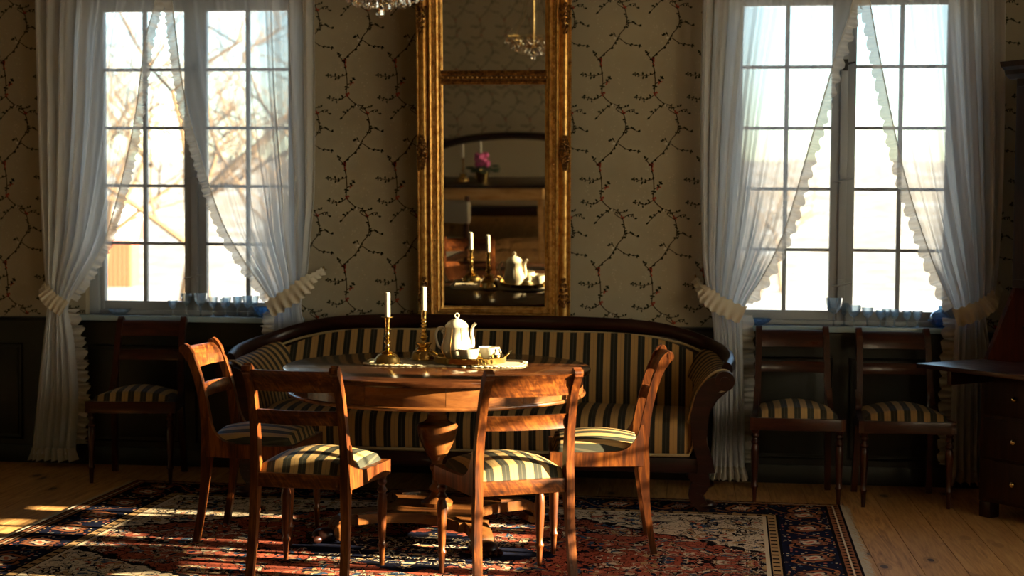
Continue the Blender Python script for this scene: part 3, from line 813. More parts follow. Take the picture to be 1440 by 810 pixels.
for k in range(4):
    A, B, C = pts[k * 3], pts[k * 3 + 1], pts[k * 3 + 2]
    a = R(-57 + 90 * k)
    # order anticlockwise: corner edge, then the concave side
    e = sorted([A, B], key=lambda p: math.atan2(p[1] * math.cos(a) - p[0] * math.sin(a), p[0] * math.cos(a) + p[1] * math.sin(a)))
    nxt = pts[((k + 1) % 4) * 3: ((k + 1) % 4) * 3 + 2]; an = R(-57 + 90 * (k + 1))
    ne = sorted(nxt, key=lambda p: math.atan2(p[1] * math.cos(an) - p[0] * math.sin(an), p[0] * math.cos(an) + p[1] * math.sin(an)))
    order += [e[0]]
    p0, p1 = Vector(e[1]), Vector(ne[0]); cvec = Vector(C)
    for i in range(9):
        t_ = i / 8; q = (1 - t_) ** 2 * p0 + 2 * t_ * (1 - t_) * (cvec * 2 - (p0 + p1) / 2) + t_ * t_ * p1
        if i < 8: order.append((q.x, q.y))
MB().prism(order, .075, .118, 'z').build('platform', MAT['apron'], tb, angle=25)
for k in range(4):
    a = R(-57 + 90 * k)
    ft = MB()
    path = [(p.x, p.y) for p in spline([(.30, .10, 0), (.39, .098, 0), (.455, .082, 0), (.485, .05, 0), (.47, .022, 0), (.44, .03, 0)], 5)]
    ft.ribbon(path, [.026 - .012 * i / (len(path) - 1) for i in range(len(path))], -.045, .045, 'y')
    ft.xf(Matrix.Rotation(a, 4, 'Z')).build('scroll_foot', MAT['apron'], tb, angle=50)
    pw = MB().sphere((.53, 0, .032), .05, 12, 8, (1.15, .95, .62))
    pf_ = pw.xf(Matrix.Rotation(a, 4, 'Z')).build('paw', MAT['mahog'], tb)
    for q in range(4):
        MB().sphere((.578, -.036 + q * .024, .018), .0165, 8, 6, (1.5, .8, 1.0)).xf(Matrix.Rotation(a, 4, 'Z')).build('toe', MAT['mahog'], pf_)

# ------------------------------------------------------------------ things on the table
ZT = TZ
ln = thing('lace_runner', 'cream crocheted lace runner lying under the candlesticks and tray', 'cloth', (-1.085, -1.475, ZT), R(2))
LHX, LHY = .345, .150
def lace_out(a):
    c, s_ = math.cos(a), math.sin(a); p = .38
    x = LHX * math.copysign(abs(c) ** p, c); y = LHY * math.copysign(abs(s_) ** p, s_)
    return x, y
rim = []
for k in range(240):
    a = 2 * math.pi * k / 240; x, y = lace_out(a); sc_ = 1 + .018 * abs(math.sin(k * math.pi / 5))
    rim.append((x * sc_, y * sc_))
mb = MB(); mb.prism(rim, .0005, .004, 'z'); mb.build('cloth', MAT['lace'], ln, smooth=False)
lp = MB()
for k in range(96):
    a = 2 * math.pi * (k + .5) / 96; x, y = lace_out(a)
    ring = [(x * 1.03 + .011 * math.cos(b * math.pi / 4), y * 1.06 + .011 * math.sin(b * math.pi / 4), .004 + .0018 * (k % 2)) for b in range(8)]
    lp.tube(ring, .0026, 4, close=True)
for i in range(13):
    for j in range(-1, 2, 2):
        x = -LHX * .93 + i * LHX * .155
        lp.tube([(x + .016 * math.cos(b * math.pi / 4), j * LHY * .86 + .012 * math.sin(b * math.pi / 4), .0045) for b in range(8)], .0022, 4, close=True)
o = lp.build('crochet_loops', MAT['lace'], ln); o['kind'] = 'stuff'
ZL = ZT + .0078
def candlestick(name, label, loc, prof, hc, cl, sq=None):
    t = thing(name, label, 'candlestick', loc, 0, 'brass candlesticks on the round table')
    base, stem_, cup = prof
    MB().lathe(base, 28).build('base', MAT['brass'], t, angle=40)
    MB().lathe(stem_, 20).build('stem', MAT['brass'], t, angle=40)
    MB().lathe(cup, 20).build('socket', MAT['brass'], t, angle=40)
    h = cup[-2][1] - .012
    c = thing('candle', cl, 'candle', (loc[0], loc[1], loc[2] + h + .0005), 0, 'white candles')
    MB().lathe([(.0001, 0), (.0116, 0), (.0118, .014), (.0125, .016), (.0118, hc - .004), (.0095, hc), (.003, hc - .002), (.0001, hc - .002)], 16).build('wax', MAT['wax'], c)
    MB().tube([(0, 0, hc - .003), (.001, 0, hc + .006), (.003, 0, hc + .009)], .0009, 5).build('wick', MAT['wick'], c)
    return t
cs1 = ([(.0001, 0), (.060, 0), (.0615, .004), (.058, .008), (.054, .022), (.044, .036), (.030, .044), (.014, .048), (.0001, .048)],
       [(.0001, .046), (.012, .046), (.030, .051), (.031, .053), (.014, .056), (.009, .06), (.014, .068), (.009, .076), (.008, .085), (.0155, .093), (.0155, .097), (.008, .105), (.012, .113), (.017, .119), (.010, .127), (.0085, .14), (.009, .150), (.024, .153), (.024, .1555), (.010, .158), (.0001, .158)],
       [(.0001, .157), (.009, .157), (.012, .168), (.010, .178), (.013, .19), (.014, .203), (.028, .206), (.028, .2085), (.0135, .2095), (.0118, .2095), (.0118, .198), (.0001, .198)])
cs2 = ([(.0001, 0), (.058, 0), (.060, .003), (.057, .007), (.056, .016), (.052, .03), (.046, .040), (.040, .043), (.040, .047), (.028, .058), (.034, .070), (.040, .0745), (.040, .077), (.016, .079), (.0001, .079)],
       [(.0001, .077), (.011, .077), (.009, .088), (.0145, .095), (.020, .102), (.020, .106), (.011, .112), (.016, .120), (.016, .124), (.009, .130), (.0155, .138), (.0155, .142), (.009, .148), (.0145, .156), (.0145, .160), (.009, .166), (.013, .173), (.013, .177), (.0095, .182), (.0001, .182)],
       [(.0001, .181), (.011, .181), (.014, .188), (.0125, .195), (.0135, .205), (.0135, .222), (.018, .2245), (.018, .227), (.0135, .228), (.0118, .228), (.0118, .214), (.0001, .214)])
candlestick('candlestick', 'shorter brass candlestick with a domed foot, left on the lace runner', (-1.335, -1.575, ZL), cs1, .13, 'white candle in the left, shorter brass candlestick')
candlestick('candlestick', 'taller knobbed brass candlestick beside the coffee pot', (-1.205, -1.38, ZL), cs2, .132, 'white candle in the taller brass candlestick by the coffee pot')
tr = thing('serving_tray', 'round brass tray holding the coffee pot and cups', 'tray', (-.975, -1.47, ZL), 0)
MB().lathe([(.0001, 0), (.150, 0), (.163, .004), (.166, .025), (.170, .029), (.1665, .0315), (.162, .027), (.159, .008), (.148, .004), (.0001, .004)], 64).build('dish', MAT['brass'], tr, angle=50)
for s in (-1, 1):
    h = MB(); h.tube([(s * .158, -.04, .030), (s * .178, -.03, .047), (s * .186, 0, .053), (s * .178, .03, .047), (s * .158, .04, .030)], .0055, 8); h.build('tray_handle', MAT['brass'], tr)
ZTR = ZL + .0045
pot = thing('coffee_pot', 'tall white porcelain coffee pot with gilt lines, spout to the right', 'coffee pot', (-1.045, -1.42, ZTR), R(8))
fl_ = lambda a, z: 1 + .030 * abs(math.cos(a * 4)) * math.sin(min(1, max(0, z / .15)) * math.pi)
body = [(.0001, .0), (.046, .0), (.048, .006), (.046, .010), (.056, .02), (.066, .034), (.071, .050), (.070, .066), (.064, .085), (.057, .105), (.053, .125), (.0515, .142), (.053, .15), (.0001, .15)]
MB().lathe(body, 48, flute=fl_).build('body', MAT['porcelain'], pot, angle=60)
lid = MB().lathe([(.0001, .1505), (.054, .1505), (.054, .155), (.048, .166), (.036, .178), (.018, .187), (.007, .19), (.006, .194), (.0001, .194)], 32).build('lid', MAT['porcelain'], pot)
MB().tube([(.009 * math.cos(k * math.pi / 8), 0, .203 + .010 * math.sin(k * math.pi / 8)) for k in range(16)], .0035, 8, close=True).build('ring_finial', MAT['porcelain'], lid)
MB().tube(spline([(.050, 0, .042), (.068, 0, .060), (.073, 0, .090), (.069, 0, .125), (.073, 0, .152), (.087, 0, .168)], 5), [.018, .0175, .017, .0165, .016, .0155, .015, .0145, .014, .013, .012, .0115, .011, .0105, .010, .0098, .0095, .0092, .009, .009, .009, .009, .009, .0088, .0085, .0085][:26], 12, flat=(1, .8)).build('spout', MAT['porcelain'], pot)
MB().tube(spline([(-.050, 0, .130), (-.062, 0, .148), (-.082, 0, .146), (-.094, 0, .122), (-.091, 0, .085), (-.078, 0, .058), (-.066, 0, .055)], 5), .006, 10).build('handle', MAT['porcelain'], pot)
MB().tube(spline([(-.046, 0, .138), (-.056, 0, .122), (-.066, 0, .128), (-.062, 0, .14)], 4), .0045, 8).build('handle_scroll', MAT['porcelain'], pot)
gl = MB()
for k in range(8):
    a = k * math.pi / 4 + math.pi / 8
    gl.tube([((r + .0008) * fl_(a, z) * math.cos(a), (r + .0008) * fl_(a, z) * math.sin(a), z) for r, z in body[3:13]], .0011, 4)
o = gl.build('gilt_lines', MAT['gold'], pot); o['kind'] = 'stuff'
def cup(label, x, y, rz):
    c = thing('coffee_cup', label, 'cup', (x, y, ZTR), rz, 'white coffee cups on the tray')
    MB().lathe([(.0001, .0), (.020, .0), (.020, .004), (.024, .007), (.034, .018), (.0405, .034), (.043, .048), (.0425, .0495), (.040, .047), (.037, .034), (.030, .018), (.02, .009), (.0001, .008)], 32).build('bowl', MAT['porcelain'], c)
    MB().tube(spline([(-.040, 0, .040), (-.054, 0, .042), (-.058, 0, .028), (-.046, 0, .016), (-.034, 0, .017)], 5), .003, 8).build('handle', MAT['porcelain'], c)
    c.scale = (1.12, 1.12, 1.3)
cup('white cup at the front of the tray, handle to the left', -.970, -1.550, R(-10))
cup('white cup standing behind the other cup, right on the tray', -.892, -1.440, R(150))
cr_ = thing('lidded_jar', 'little brass lidded jar with white knob at the right rim of the tray', 'jar', (-.853, -1.500, ZTR), 0)
MB().lathe([(.0001, 0), (.014, 0), (.020, .012), (.022, .026), (.018, .036), (.0001, .036)], 20).build('body', MAT['brass'], cr_)
MB().lathe([(.0001, .036), (.019, .036), (.012, .044), (.006, .047), (.0085, .053), (.006, .060), (.0001, .062)], 16).build('lid', MAT['porcelain'], cr_)

# ------------------------------------------------------------------ sofa
SX = -1.05
so = thing('striped_sofa', 'long scroll-armed mahogany sofa in olive and gold striped cloth behind the table', 'sofa', (SX, -.095, 0), 0)
HW = 1.075
def seat_fn(u, v):
    prof = SEATP; i = u * (len(prof) - 1); a = int(min(i, len(prof) - 2)); f = i - a
    y = prof[a].x + (prof[a + 1].x - prof[a].x) * f; z = prof[a].y + (prof[a + 1].y - prof[a].y) * f
    x = (v * 2 - 1); e = 1 - max(0, (abs(x) - .97) / .03) ** 2 * .12
    crown = .012 * (1 - x ** 2) * (1 if z > .40 else 0)
    return (x * HW, -.5 + (y + .5) * (1 - max(0, (abs(x) - .95) / .05) ** 2 * .10), .36 + (z - .36) * e + crown)
SEATP = spline([(-.20, .44, 0), (-.40, .458, 0), (-.60, .465, 0), (-.76, .458, 0), (-.83, .436, 0), (-.852, .39, 0), (-.850, .33, 0), (-.838, .285, 0), (-.80, .268, 0)], 4)
MB().grid(seat_fn, 33, 60).build('seat', MAT['stripe_sofa'], so, angle=70)
MB().tube([(-HW + .01, -.845, .283), (-HW * .5, -.847, .280), (0, -.848, .280), (HW * .5, -.847, .280), (HW - .01, -.845, .283), (HW + .012, -.83, .33), (HW + .01, -.80, .42)], .008, 8).build('welt', MAT['welt'], so)
crest_half = [(0, -.105, .862), (.35, -.105, .861), (.65, -.105, .855), (.88, -.108, .838), (1.05, -.125, .800), (1.17, -.20, .760), (1.245, -.36, .732), (1.265, -.56, .712), (1.245, -.74, .690)]
cp = [(-a, b, c) for a, b, c in crest_half[::-1]] + crest_half[1:]
cpath = spline(cp, 6)
MB().tube(cpath, [.034] * len(cpath), 12, flat=(.8, 1.15)).build('crest_rail', MAT['mahog'], so)
MB().tube([p + Vector((0, -.030, -.044)) if abs(p.x) < 1.0 else p + Vector((-math.copysign(.034, p.x), -.012, -.034)) for p in cpath[10:-10]], .0065, 6).build('back_welt', MAT['welt'], so)
def back_fn(u, v):
    x = (u * 2 - 1) * 1.12
    top = interp([(0, 1)], 0)
    ax = abs(x)
    zt = .815 if ax < .65 else (.815 - .20 * ((ax - .65) / .47) ** 2.2 * .55)
    zb = .40; z = zb + (zt - zb) * v
    y = -.235 + .095 * v - .035 * math.sin(math.pi * min(1, v * 1.02)) - max(0, (ax - .95)) * .35
    return (x, y, z)
MB().grid(back_fn, 61, 14).build('back_upholstery', MAT['stripe_sofa'], so, angle=70)
MB().box(-1.15, 1.15, -.125, -.075, .14, .80, .01).build('back_board', MAT['mahog'], so)
for s in (-1, 1):
    armc = [(p.x, p.y) for p in spline([(1.055, .40, 0), (1.075, .50, 0), (1.105, .59, 0), (1.150, .655, 0), (1.200, .690, 0), (1.245, .690, 0), (1.270, .655, 0), (1.255, .61, 0), (1.21, .59, 0)], 5)]
    na_ = len(armc)
    def arm_fn(u, v):
        i = u * (na_ - 1); a = int(min(i, na_ - 2)); f = i - a
        x = armc[a][0] + (armc[a + 1][0] - armc[a][0]) * f; z = armc[a][1] + (armc[a + 1][1] - armc[a][1]) * f
        bl = v ** 2
        return (s * (x - .06 * bl * (x > 1.1)), -.795 + v * .60, z + .055 * bl * max(0, (z - .5)) / .2)
    ar = MB().grid(arm_fn, 34, 16).build('arm_upholstery', MAT['stripe_arm'], so, angle=70)
    MB().tube([(s * x, -.800, z) for x, z in armc], .0075, 6).build('arm_welt', MAT['welt'], ar)
    face = spline([(1.232, .640, 0), (1.180, .625, 0), (1.140, .570, 0), (1.118, .50, 0), (1.110, .42, 0), (1.118, .34, 0), (1.140, .27, 0), (1.150, .20, 0)], 6)
    nf = len(face)
    fc = MB().ribbon([(s * p.x, p.y) for p in face], [.030 + .016 * (i / nf) + .008 * math.sin(i / nf * 6) for i in range(nf)], -.865, -.802, 'y').build('arm_facing', MAT['mahog'], so, angle=50)
    MB().tube([(s * 1.232, -.872, .648), (s * 1.232, -.795, .648)], .047, 24).build('scroll', MAT['mahog'], fc)
    MB().tube([(s * 1.232, -.880, .648), (s * 1.232, -.87, .648)], .022, 16).build('rosette', MAT['mahog'], fc)
    outer = [(1.255, .60), (1.20, .55), (1.16, .48), (1.15, .36), (1.17, .20), (1.12, .20), (1.10, .36), (1.10, .48), (1.15, .57)]
    MB().prism([(s * a, b) for a, b in outer], -.80, -.10, 'y').build('arm_side', MAT['mahog'], so, angle=50)
    for yy in (-.80, -.16):
        lg = MB().ribbon([(p.x, p.y) for p in spline([(s * 1.10, .21, 0), (s * 1.125, .15, 0), (s * 1.10, .09, 0), (s * 1.13, .04, 0), (s * 1.165, .018, 0)], 5)],
                         [.05 - .028 * i / 20 for i in range(21)], yy - .035, yy + .035, 'y')
        fz = .0125 if yy < -.5 else 0.0; lg.v = [(v[0], v[1], max(v[2], fz)) for v in lg.v]; lg = lg.build('leg', MAT['mahog'], so, angle=50)
        MB().sphere((s * 1.15, yy, .0265 + fz), .042, 12, 8, (1.25, 1.0, .62)).build('paw', MAT['mahog'], lg)
MB().box(-1.14, 1.14, -.838, -.795, .195, .268, .008).build('front_rail', MAT['mahog'], so)

# ------------------------------------------------------------------ pier mirror
MW0, MW1, MZ0, MZ1 = -1.462, -.633, .800, 2.98
mr = thing('pier_mirror', 'tall gilt-framed pier mirror hanging above the sofa', 'mirror', ((MW0 + MW1) / 2, -.056, MZ0), 0)
mr.rotation_euler = (R(4.6), 0, R(1.1))
mw, mh = MW1 - MW0, MZ1 - MZ0
hw_ = mw / 2
# profile across the moulding, from the outer edge inwards: (inset, projection)
PROF = [(0, 0), (0, .024), (.004, .030), (.010, .026), (.013, .028), (.020, .040), (.030, .046), (.040, .045), (.050, .037), (.058, .024), (.063, .022), (.066, .042), (.074, .050), (.080, .046), (.083, .034), (.100, .030), (.104, .036), (.110, .042), (.118, .038), (.124, .026), (.130, .024), (.136, .018), (.140, .008), (.140, 0)]
def moulding(x0, x1, z0, z1, prof):
    vs = []; fs = []; n = len(prof)
    for (sx, sz) in ((0, 0), (1, 0), (1, 1), (0, 1)):
        for ins, pr in prof: vs.append((x0 + ins if sx == 0 else x1 - ins, -pr, z0 + ins if sz == 0 else z1 - ins))
    for c in range(4):
        d = (c + 1) % 4
        for i in range(n): i2 = (i + 1) % n; fs.append((c * n + i, d * n + i, d * n + i2, c * n + i2))
    return MB().add(vs, fs)
moulding(-hw_, hw_, 0, mh, PROF).build('frame_moulding', MAT['gold'], mr, angle=28)
zb0, zb1 = 2.135 - MZ0, 2.215 - MZ0          # cross bar
gi = .139
MB().box(-hw_ + gi - .004, hw_ - gi + .004, -.009, -.005, gi - .004, zb0 + .01).build('lower_glass', MAT['mirror'], mr, smooth=False)
MB().box(-hw_ + gi - .004, hw_ - gi + .004, -.009, -.005, zb1 - .01, mh - gi + .004).build('upper_glass', MAT['mirror'], mr, smooth=False)
MB().box(-hw_ + .01, hw_ - .01, -.004, .0, .01, mh - .01).build('backboard', MAT['walnut'], mr, smooth=False)
bp = [(zb0, -.009), (zb0 + .004, -.026), (zb0 + .014, -.030), (zb0 + .020, -.024), (zb0 + .030, -.022), (zb0 + .034, -.034), (zb0 + .046, -.034), (zb0 + .050, -.022), (zb0 + .060, -.024), (zb0 + .066, -.030), (zb1 - .004, -.026), (zb1, -.009)]
vs = []; n = len(bp)
for x in (-hw_ + .126, hw_ - .126): vs += [(x, y, z) for z, y in bp]
fs = [(i, (i + 1) % n, n + (i + 1) % n, n + i) for i in range(n)] + [tuple(range(n))[::-1], tuple(range(n, 2 * n))]
MB().add(vs, fs).build('cross_bar', MAT['gold_dark'], mr, angle=28)
bd = MB()
z = .03
while z < mh - .03:
    for s in (-1, 1): bd.sphere((s * (hw_ - .0915), -.034, z), .0062, 7, 5)
    z += .026
x = -hw_ + .12
while x < hw_ - .11:
    for zz in (.0915, mh - .0915, (zb0 + zb1) / 2): bd.sphere((x, -.036, zz), .0060, 7, 5)
    x += .026
o = bd.build('beading', MAT['gold'], mr); o['kind'] = 'stuff'
rb = MB(); z = .145
while z < mh - .14:
    for s in (-1, 1): rb.tube([(s * (hw_ - .127), -.027, z - .004), (s * (hw_ - .127), -.029, z), (s * (hw_ - .127), -.027, z + .004)], .0038, 5)
    z += .0105
z = .01
while z < mh:
    for s in (-1, 1): rb.sphere((s * (hw_ - .0015), -.034, z), .0048, 6, 4, (1, 1, 1.5))
    z += .014
o = rb.build('ribbing', MAT['gold'], mr); o['kind'] = 'stuff'
def ornament(cx, cz, sx, sz, h, w, seed, mirror_z=True):
    rnd = random.Random(seed); mb = MB()
    mb.sphere((0, -.052, 0), .013, 10, 8); 
    for sg in ((1, -1) if mirror_z else (1,)):
        for k in range(5):
            t = (k + .6) / 5; zc = sg * t * h; wd = w * (1 - t) + .008
            for sd_ in (-1, 1):
                pts = [(sd_ * (wd * .55 + .012 * (1 - t) * math.cos(a)), -.044 - .010 * math.sin(a), zc + sg * .014 * math.sin(a)) for a in [i * .75 for i in range(8)]]
                mb.tube(pts, [.006 - .0005 * i for i in range(8)], 6)
            mb.sphere((rnd.uniform(-.004, .004), -.046, zc), .0085 * (1.1 - .5 * t), 8, 6, (1, 1, 1.6))
            for q in range(2):
                mb.sphere((rnd.uniform(-wd, wd), -.046, zc + rnd.uniform(-.01, .01)), .006, 7, 5, (1.2, 1, 1.2))
    mb.xf(Matrix.Translation((cx, 0, cz)) @ Matrix.Diagonal((sx, 1, sz, 1)))
    return mb
for s in (-1, 1):
    ornament(s * (hw_ - .030), 1.775 - MZ0, 1, 1, .085, .026, 3).build('ornament', MAT['gold_dark'], mr)
    ornament(s * (hw_ - .034), .150, 1, 1, .15, .034, 6, False).build('ornament', MAT['gold_dark'], mr)
    ornament(s * (hw_ - .030), 2.555 - MZ0, 1, -1, .15, .03, 9, False).build('ornament', MAT['gold_dark'], mr)
cv = MB()
for sg in (-1, 1):
    cv.tube(spline([(0, -.03, mh), (sg * .10, -.035, mh + .05), (sg * .22, -.035, mh + .06), (sg * .33, -.03, mh + .02), (sg * .36, -.03, mh + .05)], 6), [.02] * 13 + [.015] * 12, 8)
cv.sphere((0, -.035, mh + .05), .06, 12, 8, (1.2, .5, 1)).build('crest', MAT['gold'], mr)

# ------------------------------------------------------------------ curtains
CY = -.140
def curtain(label, outer, inner, tie_z, seed, n_folds=7):
    rnd = random.Random(seed); t = thing('sheer_curtain', label, 'curtain', (0, 0, 0), 0, 'ruffled sheer curtains')
    o_, i_ = smooth_tab(outer), smooth_tab(inner)
    ztop, zbot = 2.86, outer[-1][1]
    ph = [rnd.uniform(0, 6.28) for _ in range(6)]
    rows = 84; cols = 170
    # s denser near the outer edge: most cloth hangs there
    def xy(s, z):
        xo, xi = interp(o_, z), interp(i_, z)
        w = abs(xi - xo)
        g = s ** 1.35
        x = xo + (xi - xo) * g
        wide = min(1, w / .55)
        amp = (.034 + .002 * (1 - wide)) * (1.15 - .70 * s * wide)
        fold = math.sin(2 * math.pi * n_folds * s + ph[0] + .5 * math.sin(3 * s + z * .9 + ph[1])) + .30 * math.sin(2 * math.pi * n_folds * 2.37 * s + ph[2] + z * .8)
        near = math.exp(-((z - tie_z) / .10) ** 2)
        y = CY + amp * fold * (1 - .70 * near) - .006 * near
        x += .006 * math.cos(2 * math.pi * n_folds * s + ph[0]) * (1.2 - wide)
        return x, y
    def fn(u, v):
        z = ztop + (zbot - ztop) * v; x, y = xy(u, z); return (x, min(y, -.082), z)
    cl = MB().grid(fn, cols, rows).build('cloth', MAT['sheer'], t, angle=180)
    def dens(x, z):
        xo, xi = interp(o_, z), interp(i_, z); w = abs(xi - xo); d = abs(x - xo)
        k = min(1, max(0, (d - .20) / .20)); k = k * k * (3 - 2 * k)
        return min(.90, (.72 * (1 - k) + .29 * k) * max(1, (.75 / max(w, .05)) ** .55))
    ga = cl.data.attributes.new('gather', 'FLOAT', 'POINT')
    ga.data.foreach_set('value', [dens(v.co.x, v.co.z) for v in cl.data.vertices])
    # ruffle down the leading edge, down to the tie and again below it
    def edge_ruffle(z0, z1, wid, cyc, name, full=1.0):
        n = int(abs(z0 - z1) / .0045) + 2; vs = []; fs = []
        for k in range(n):
            f = k / (n - 1); z = z0 + (z1 - z0) * f
            x, y = xy(1.0, z); x2, _ = xy(1.0, z - .01)
            xo = interp(o_, z); d = math.copysign(1, x - xo)
            tx, tz = (x2 - x), -.01; L = math.hypot(tx, tz); nx, nz = d * abs(tz) / L, (tx * d) / L
            wv = math.sin(f * cyc + ph[3] + .9 * math.sin(f * cyc * .31))
            for q, amt in ((-.10, .25), (0, .12), (.5, .7), (1.0, 1.0)):
                ww = wid * q * (1 + .10 * math.sin(f * cyc * .5 + ph[4]))
                sh = .5 * wid * q * math.sin(f * cyc * .5 + ph[5])
                vs.append((x + nx * ww + sh * tx / L * .5, min(y - .004 + wv * .017 * amt * full, -.079), z + nz * ww * .6 + .3 * sh))
        for k in range(n - 1):
            for q in range(3): a = k * 4 + q; fs.append((a, a + 1, a + 5, a + 4))
        return MB().add(vs, fs).build(name, MAT['ruffle'], t, angle=180)
    edge_ruffle(ztop, tie_z + .03, .050, 330, 'ruffle')
    edge_ruffle(tie_z - .03, zbot + .05, .060, 150, 'lower_ruffle', 1.4)
    # hem ruffle
    def hem(u, v):
        x, y = xy(u, zbot + .03); wv = math.sin(u * 120 + ph[1]); f = v
        xo, xi = interp(o_, zbot), interp(i_, zbot); c = (xo + xi) / 2
        return (c + (x - c) * (1 + .22 * f), min(y - .012 + wv * .015 * (.2 + f), -.076), zbot + .035 - .075 * f * (.94 + .06 * math.sin(u * 43)))
    MB().grid(hem, 150, 6).build('hem_ruffle', MAT['ruffle'], t, angle=180)
    # seam cord along the ruffle
    MB().tube([(lambda p: (p[0], min(p[1] - .006, -.081), z))(xy(1.0, z)) for z in [ztop + (tie_z - ztop) * k / 60 for k in range(61)]], .0030, 5).build('ruffle_seam', MAT['ruffle'], t)
    return t, xy
def tieback(label, pts, seed):
    rnd = random.Random(seed); t = thing('curtain_tieback', label, 'tieback', (0, 0, 0), 0, 'ruffled curtain tiebacks')
    path = spline([(*p,) for p in pts], 24); n = len(path); vs = []; fs = []
    for k, p in enumerate(path):
        f = k / (n - 1); tt = (path[min(k + 1, n - 1)] - path[max(k - 1, 0)]).normalized()
        up = Vector((-tt.z, 0, tt.x)); up = up if up.z > 0 else -up
        wv = math.sin(k * .85 + seed) + .4 * math.sin(k * .37)
        for q, dy in ((.035, .35), (.018, .1), (0, 0), (-.03, .5), (-.060, 1.0)):
            pos = p + up * (q + (.006 * wv if abs(q) > .03 else 0)); pos.y += -.013 * wv * dy - (.006 if q == 0 else 0)
            vs.append(tuple(pos))
    for k in range(n - 1):
        for q in range(4): a = k * 5 + q; fs.append((a, a + 1, a + 6, a + 5))
    MB().add(vs, fs).build('ruffled_band', MAT['tie'], t, angle=180)
    MB().tube(path, .006, 6).build('gathering_cord', MAT['tie'], t)
    # hook on the wall
    h = path[0]; MB().tube([(h.x, 0.0, h.z), (h.x, h.y + .004, h.z), (h.x, h.y, h.z + .02)], .004, 6).build('hook', MAT['brass'], t)
    return t
mt_ = Mat('tieback_cotton'); tt_ = mt_.t
MAT['tie'] = mt_.bsdf((.62, .57, .46), .85)
LLo = [(-3.628, 2.90), (-3.63, 2.616), (-3.612, 1.825), (-3.591, 1.306), (-3.569, 1.026), (-3.561, .906), (-3.606, .543), (-3.661, .073)]
LLi = [(-2.90, 2.90), (-2.93, 2.609), (-2.993, 2.375), (-3.057, 1.944), (-3.141, 1.588), (-3.242, 1.27), (-3.36, 1.069), (-3.453, .908), (-3.429, .708), (-3.405, .386), (-3.43, .073)]
LRo = [(-2.041, 2.90), (-2.041, 2.6), (-2.041, 1.632), (-2.065, 1.32), (-2.085, 1.104), (-2.117, .927), (-2.093, .77), (-2.084, .573), (-2.068, .073)]
LRi = [(-2.86, 2.90), (-2.837, 2.608), (-2.77, 2.1), (-2.677, 1.747), (-2.557, 1.394), (-2.435, 1.179), (-2.31, 1.003), (-2.27, .925), (-2.27, .767), (-2.278, .569), (-2.295, .073)]
RLo = [(.056, 2.90), (.058, 2.58), (.054, 2.018), (.065, 1.452), (.084, 1.148), (.125, .959), (.146, .768), (.147, .463), (.137, .07)]
RLi = [(.865, 2.90), (.841, 2.572), (.755, 2.277), (.633, 1.83), (.511, 1.379), (.403, 1.133), (.298, .954), (.293, .771), (.305, .466), (.315, .07)]
RRo = [(1.61, 2.90), (1.613, 2.564), (1.622, 1.831), (1.611, 1.351), (1.589, 1.054), (1.545, .942), (1.568, .718), (1.583, .344), (1.589, .08)]
RRi = [(.885, 2.90), (.921, 2.571), (1.033, 2.016), (1.132, 1.608), (1.26, 1.236), (1.363, .995), (1.389, .939), (1.387, .715), (1.38, .339), (1.385, .08)]
curtain('sheer curtain at the left side of the left window, hanging to the floor', LLo, LLi, .92, 1)
curtain('sheer curtain at the right side of the left window, beside the sofa back', LRo, LRi, .93, 2)
curtain('sheer curtain at the left side of the right window, beside the sofa arm', RLo, RLi, .945, 3)
curtain('sheer curtain at the right side of the right window, next to the writing desk', RRo, RRi, .94, 4)
tieback('ruffled cream tieback of the leftmost curtain', [(-3.585, -.075, 1.06), (-3.565, -.178, 1.015), (-3.515, -.200, .955), (-3.44, -.196, .905)], 1)
tieback('ruffled cream tieback just left of the mirror side of the sofa, hooked to the wallpaper', [(-2.005, -.06, 1.125), (-2.06, -.178, 1.075), (-2.15, -.200, 1.0), (-2.285, -.196, .920)], 2)
tieback('ruffled cream tieback above the right sofa arm', [(.040, -.06, 1.10), (.085, -.178, 1.045), (.165, -.200, .985), (.295, -.196, .925)], 3)
tieback('ruffled cream tieback nearest the writing desk', [(1.625, -.06, 1.085), (1.57, -.178, 1.03), (1.50, -.200, .975), (1.375, -.196, .925)], 4)
def diffuser_sheer(label, y):  # closed sheers out of view, added to turn direct sun into soft room light
    rnd = random.Random(int(-y * 10)); t = thing('sheer_curtain', label, 'curtain', (X1 - .13, y, 0), 0, 'unseen sheer curtains added on the right wall to spread sunlight')
    ph = rnd.uniform(0, 6)
    MB().grid(lambda u, v: (.030 * math.sin(u * 62 + ph + .4 * math.sin(v * 3)) * (.5 + .5 * v), (u - .5) * 1.55, 2.86 - 2.78 * v), 200, 10).build('cloth', MAT['sheer'], t, angle=180)
    cl = t.children[0]; ga = cl.data.attributes.new('gather', 'FLOAT', 'POINT'); ga.data.foreach_set('value', [.93] * len(cl.data.vertices))
    r = thing('curtain_rod', 'iron curtain rod holding the ' + label, 'curtain rod', (X1 - .13, y, 2.865), 0, 'curtain rods')
    MB().tube([(0, -.80, 0), (0, .80, 0)], .009, 10).build('rod', MAT['iron'], r)
    for s in (-1, 1): MB().tube([(.13, s * .78, -.02), (.02, s * .78, -.02), (0, s * .78, -.012)], .006, 8).build('bracket', MAT['iron'], r)
diffuser_sheer('unseen sheer curtain added to spread sunlight, second window of the right wall', RWY[1]); diffuser_sheer('unseen sheer curtain added to spread sunlight, last window of the right wall', RWY[2])
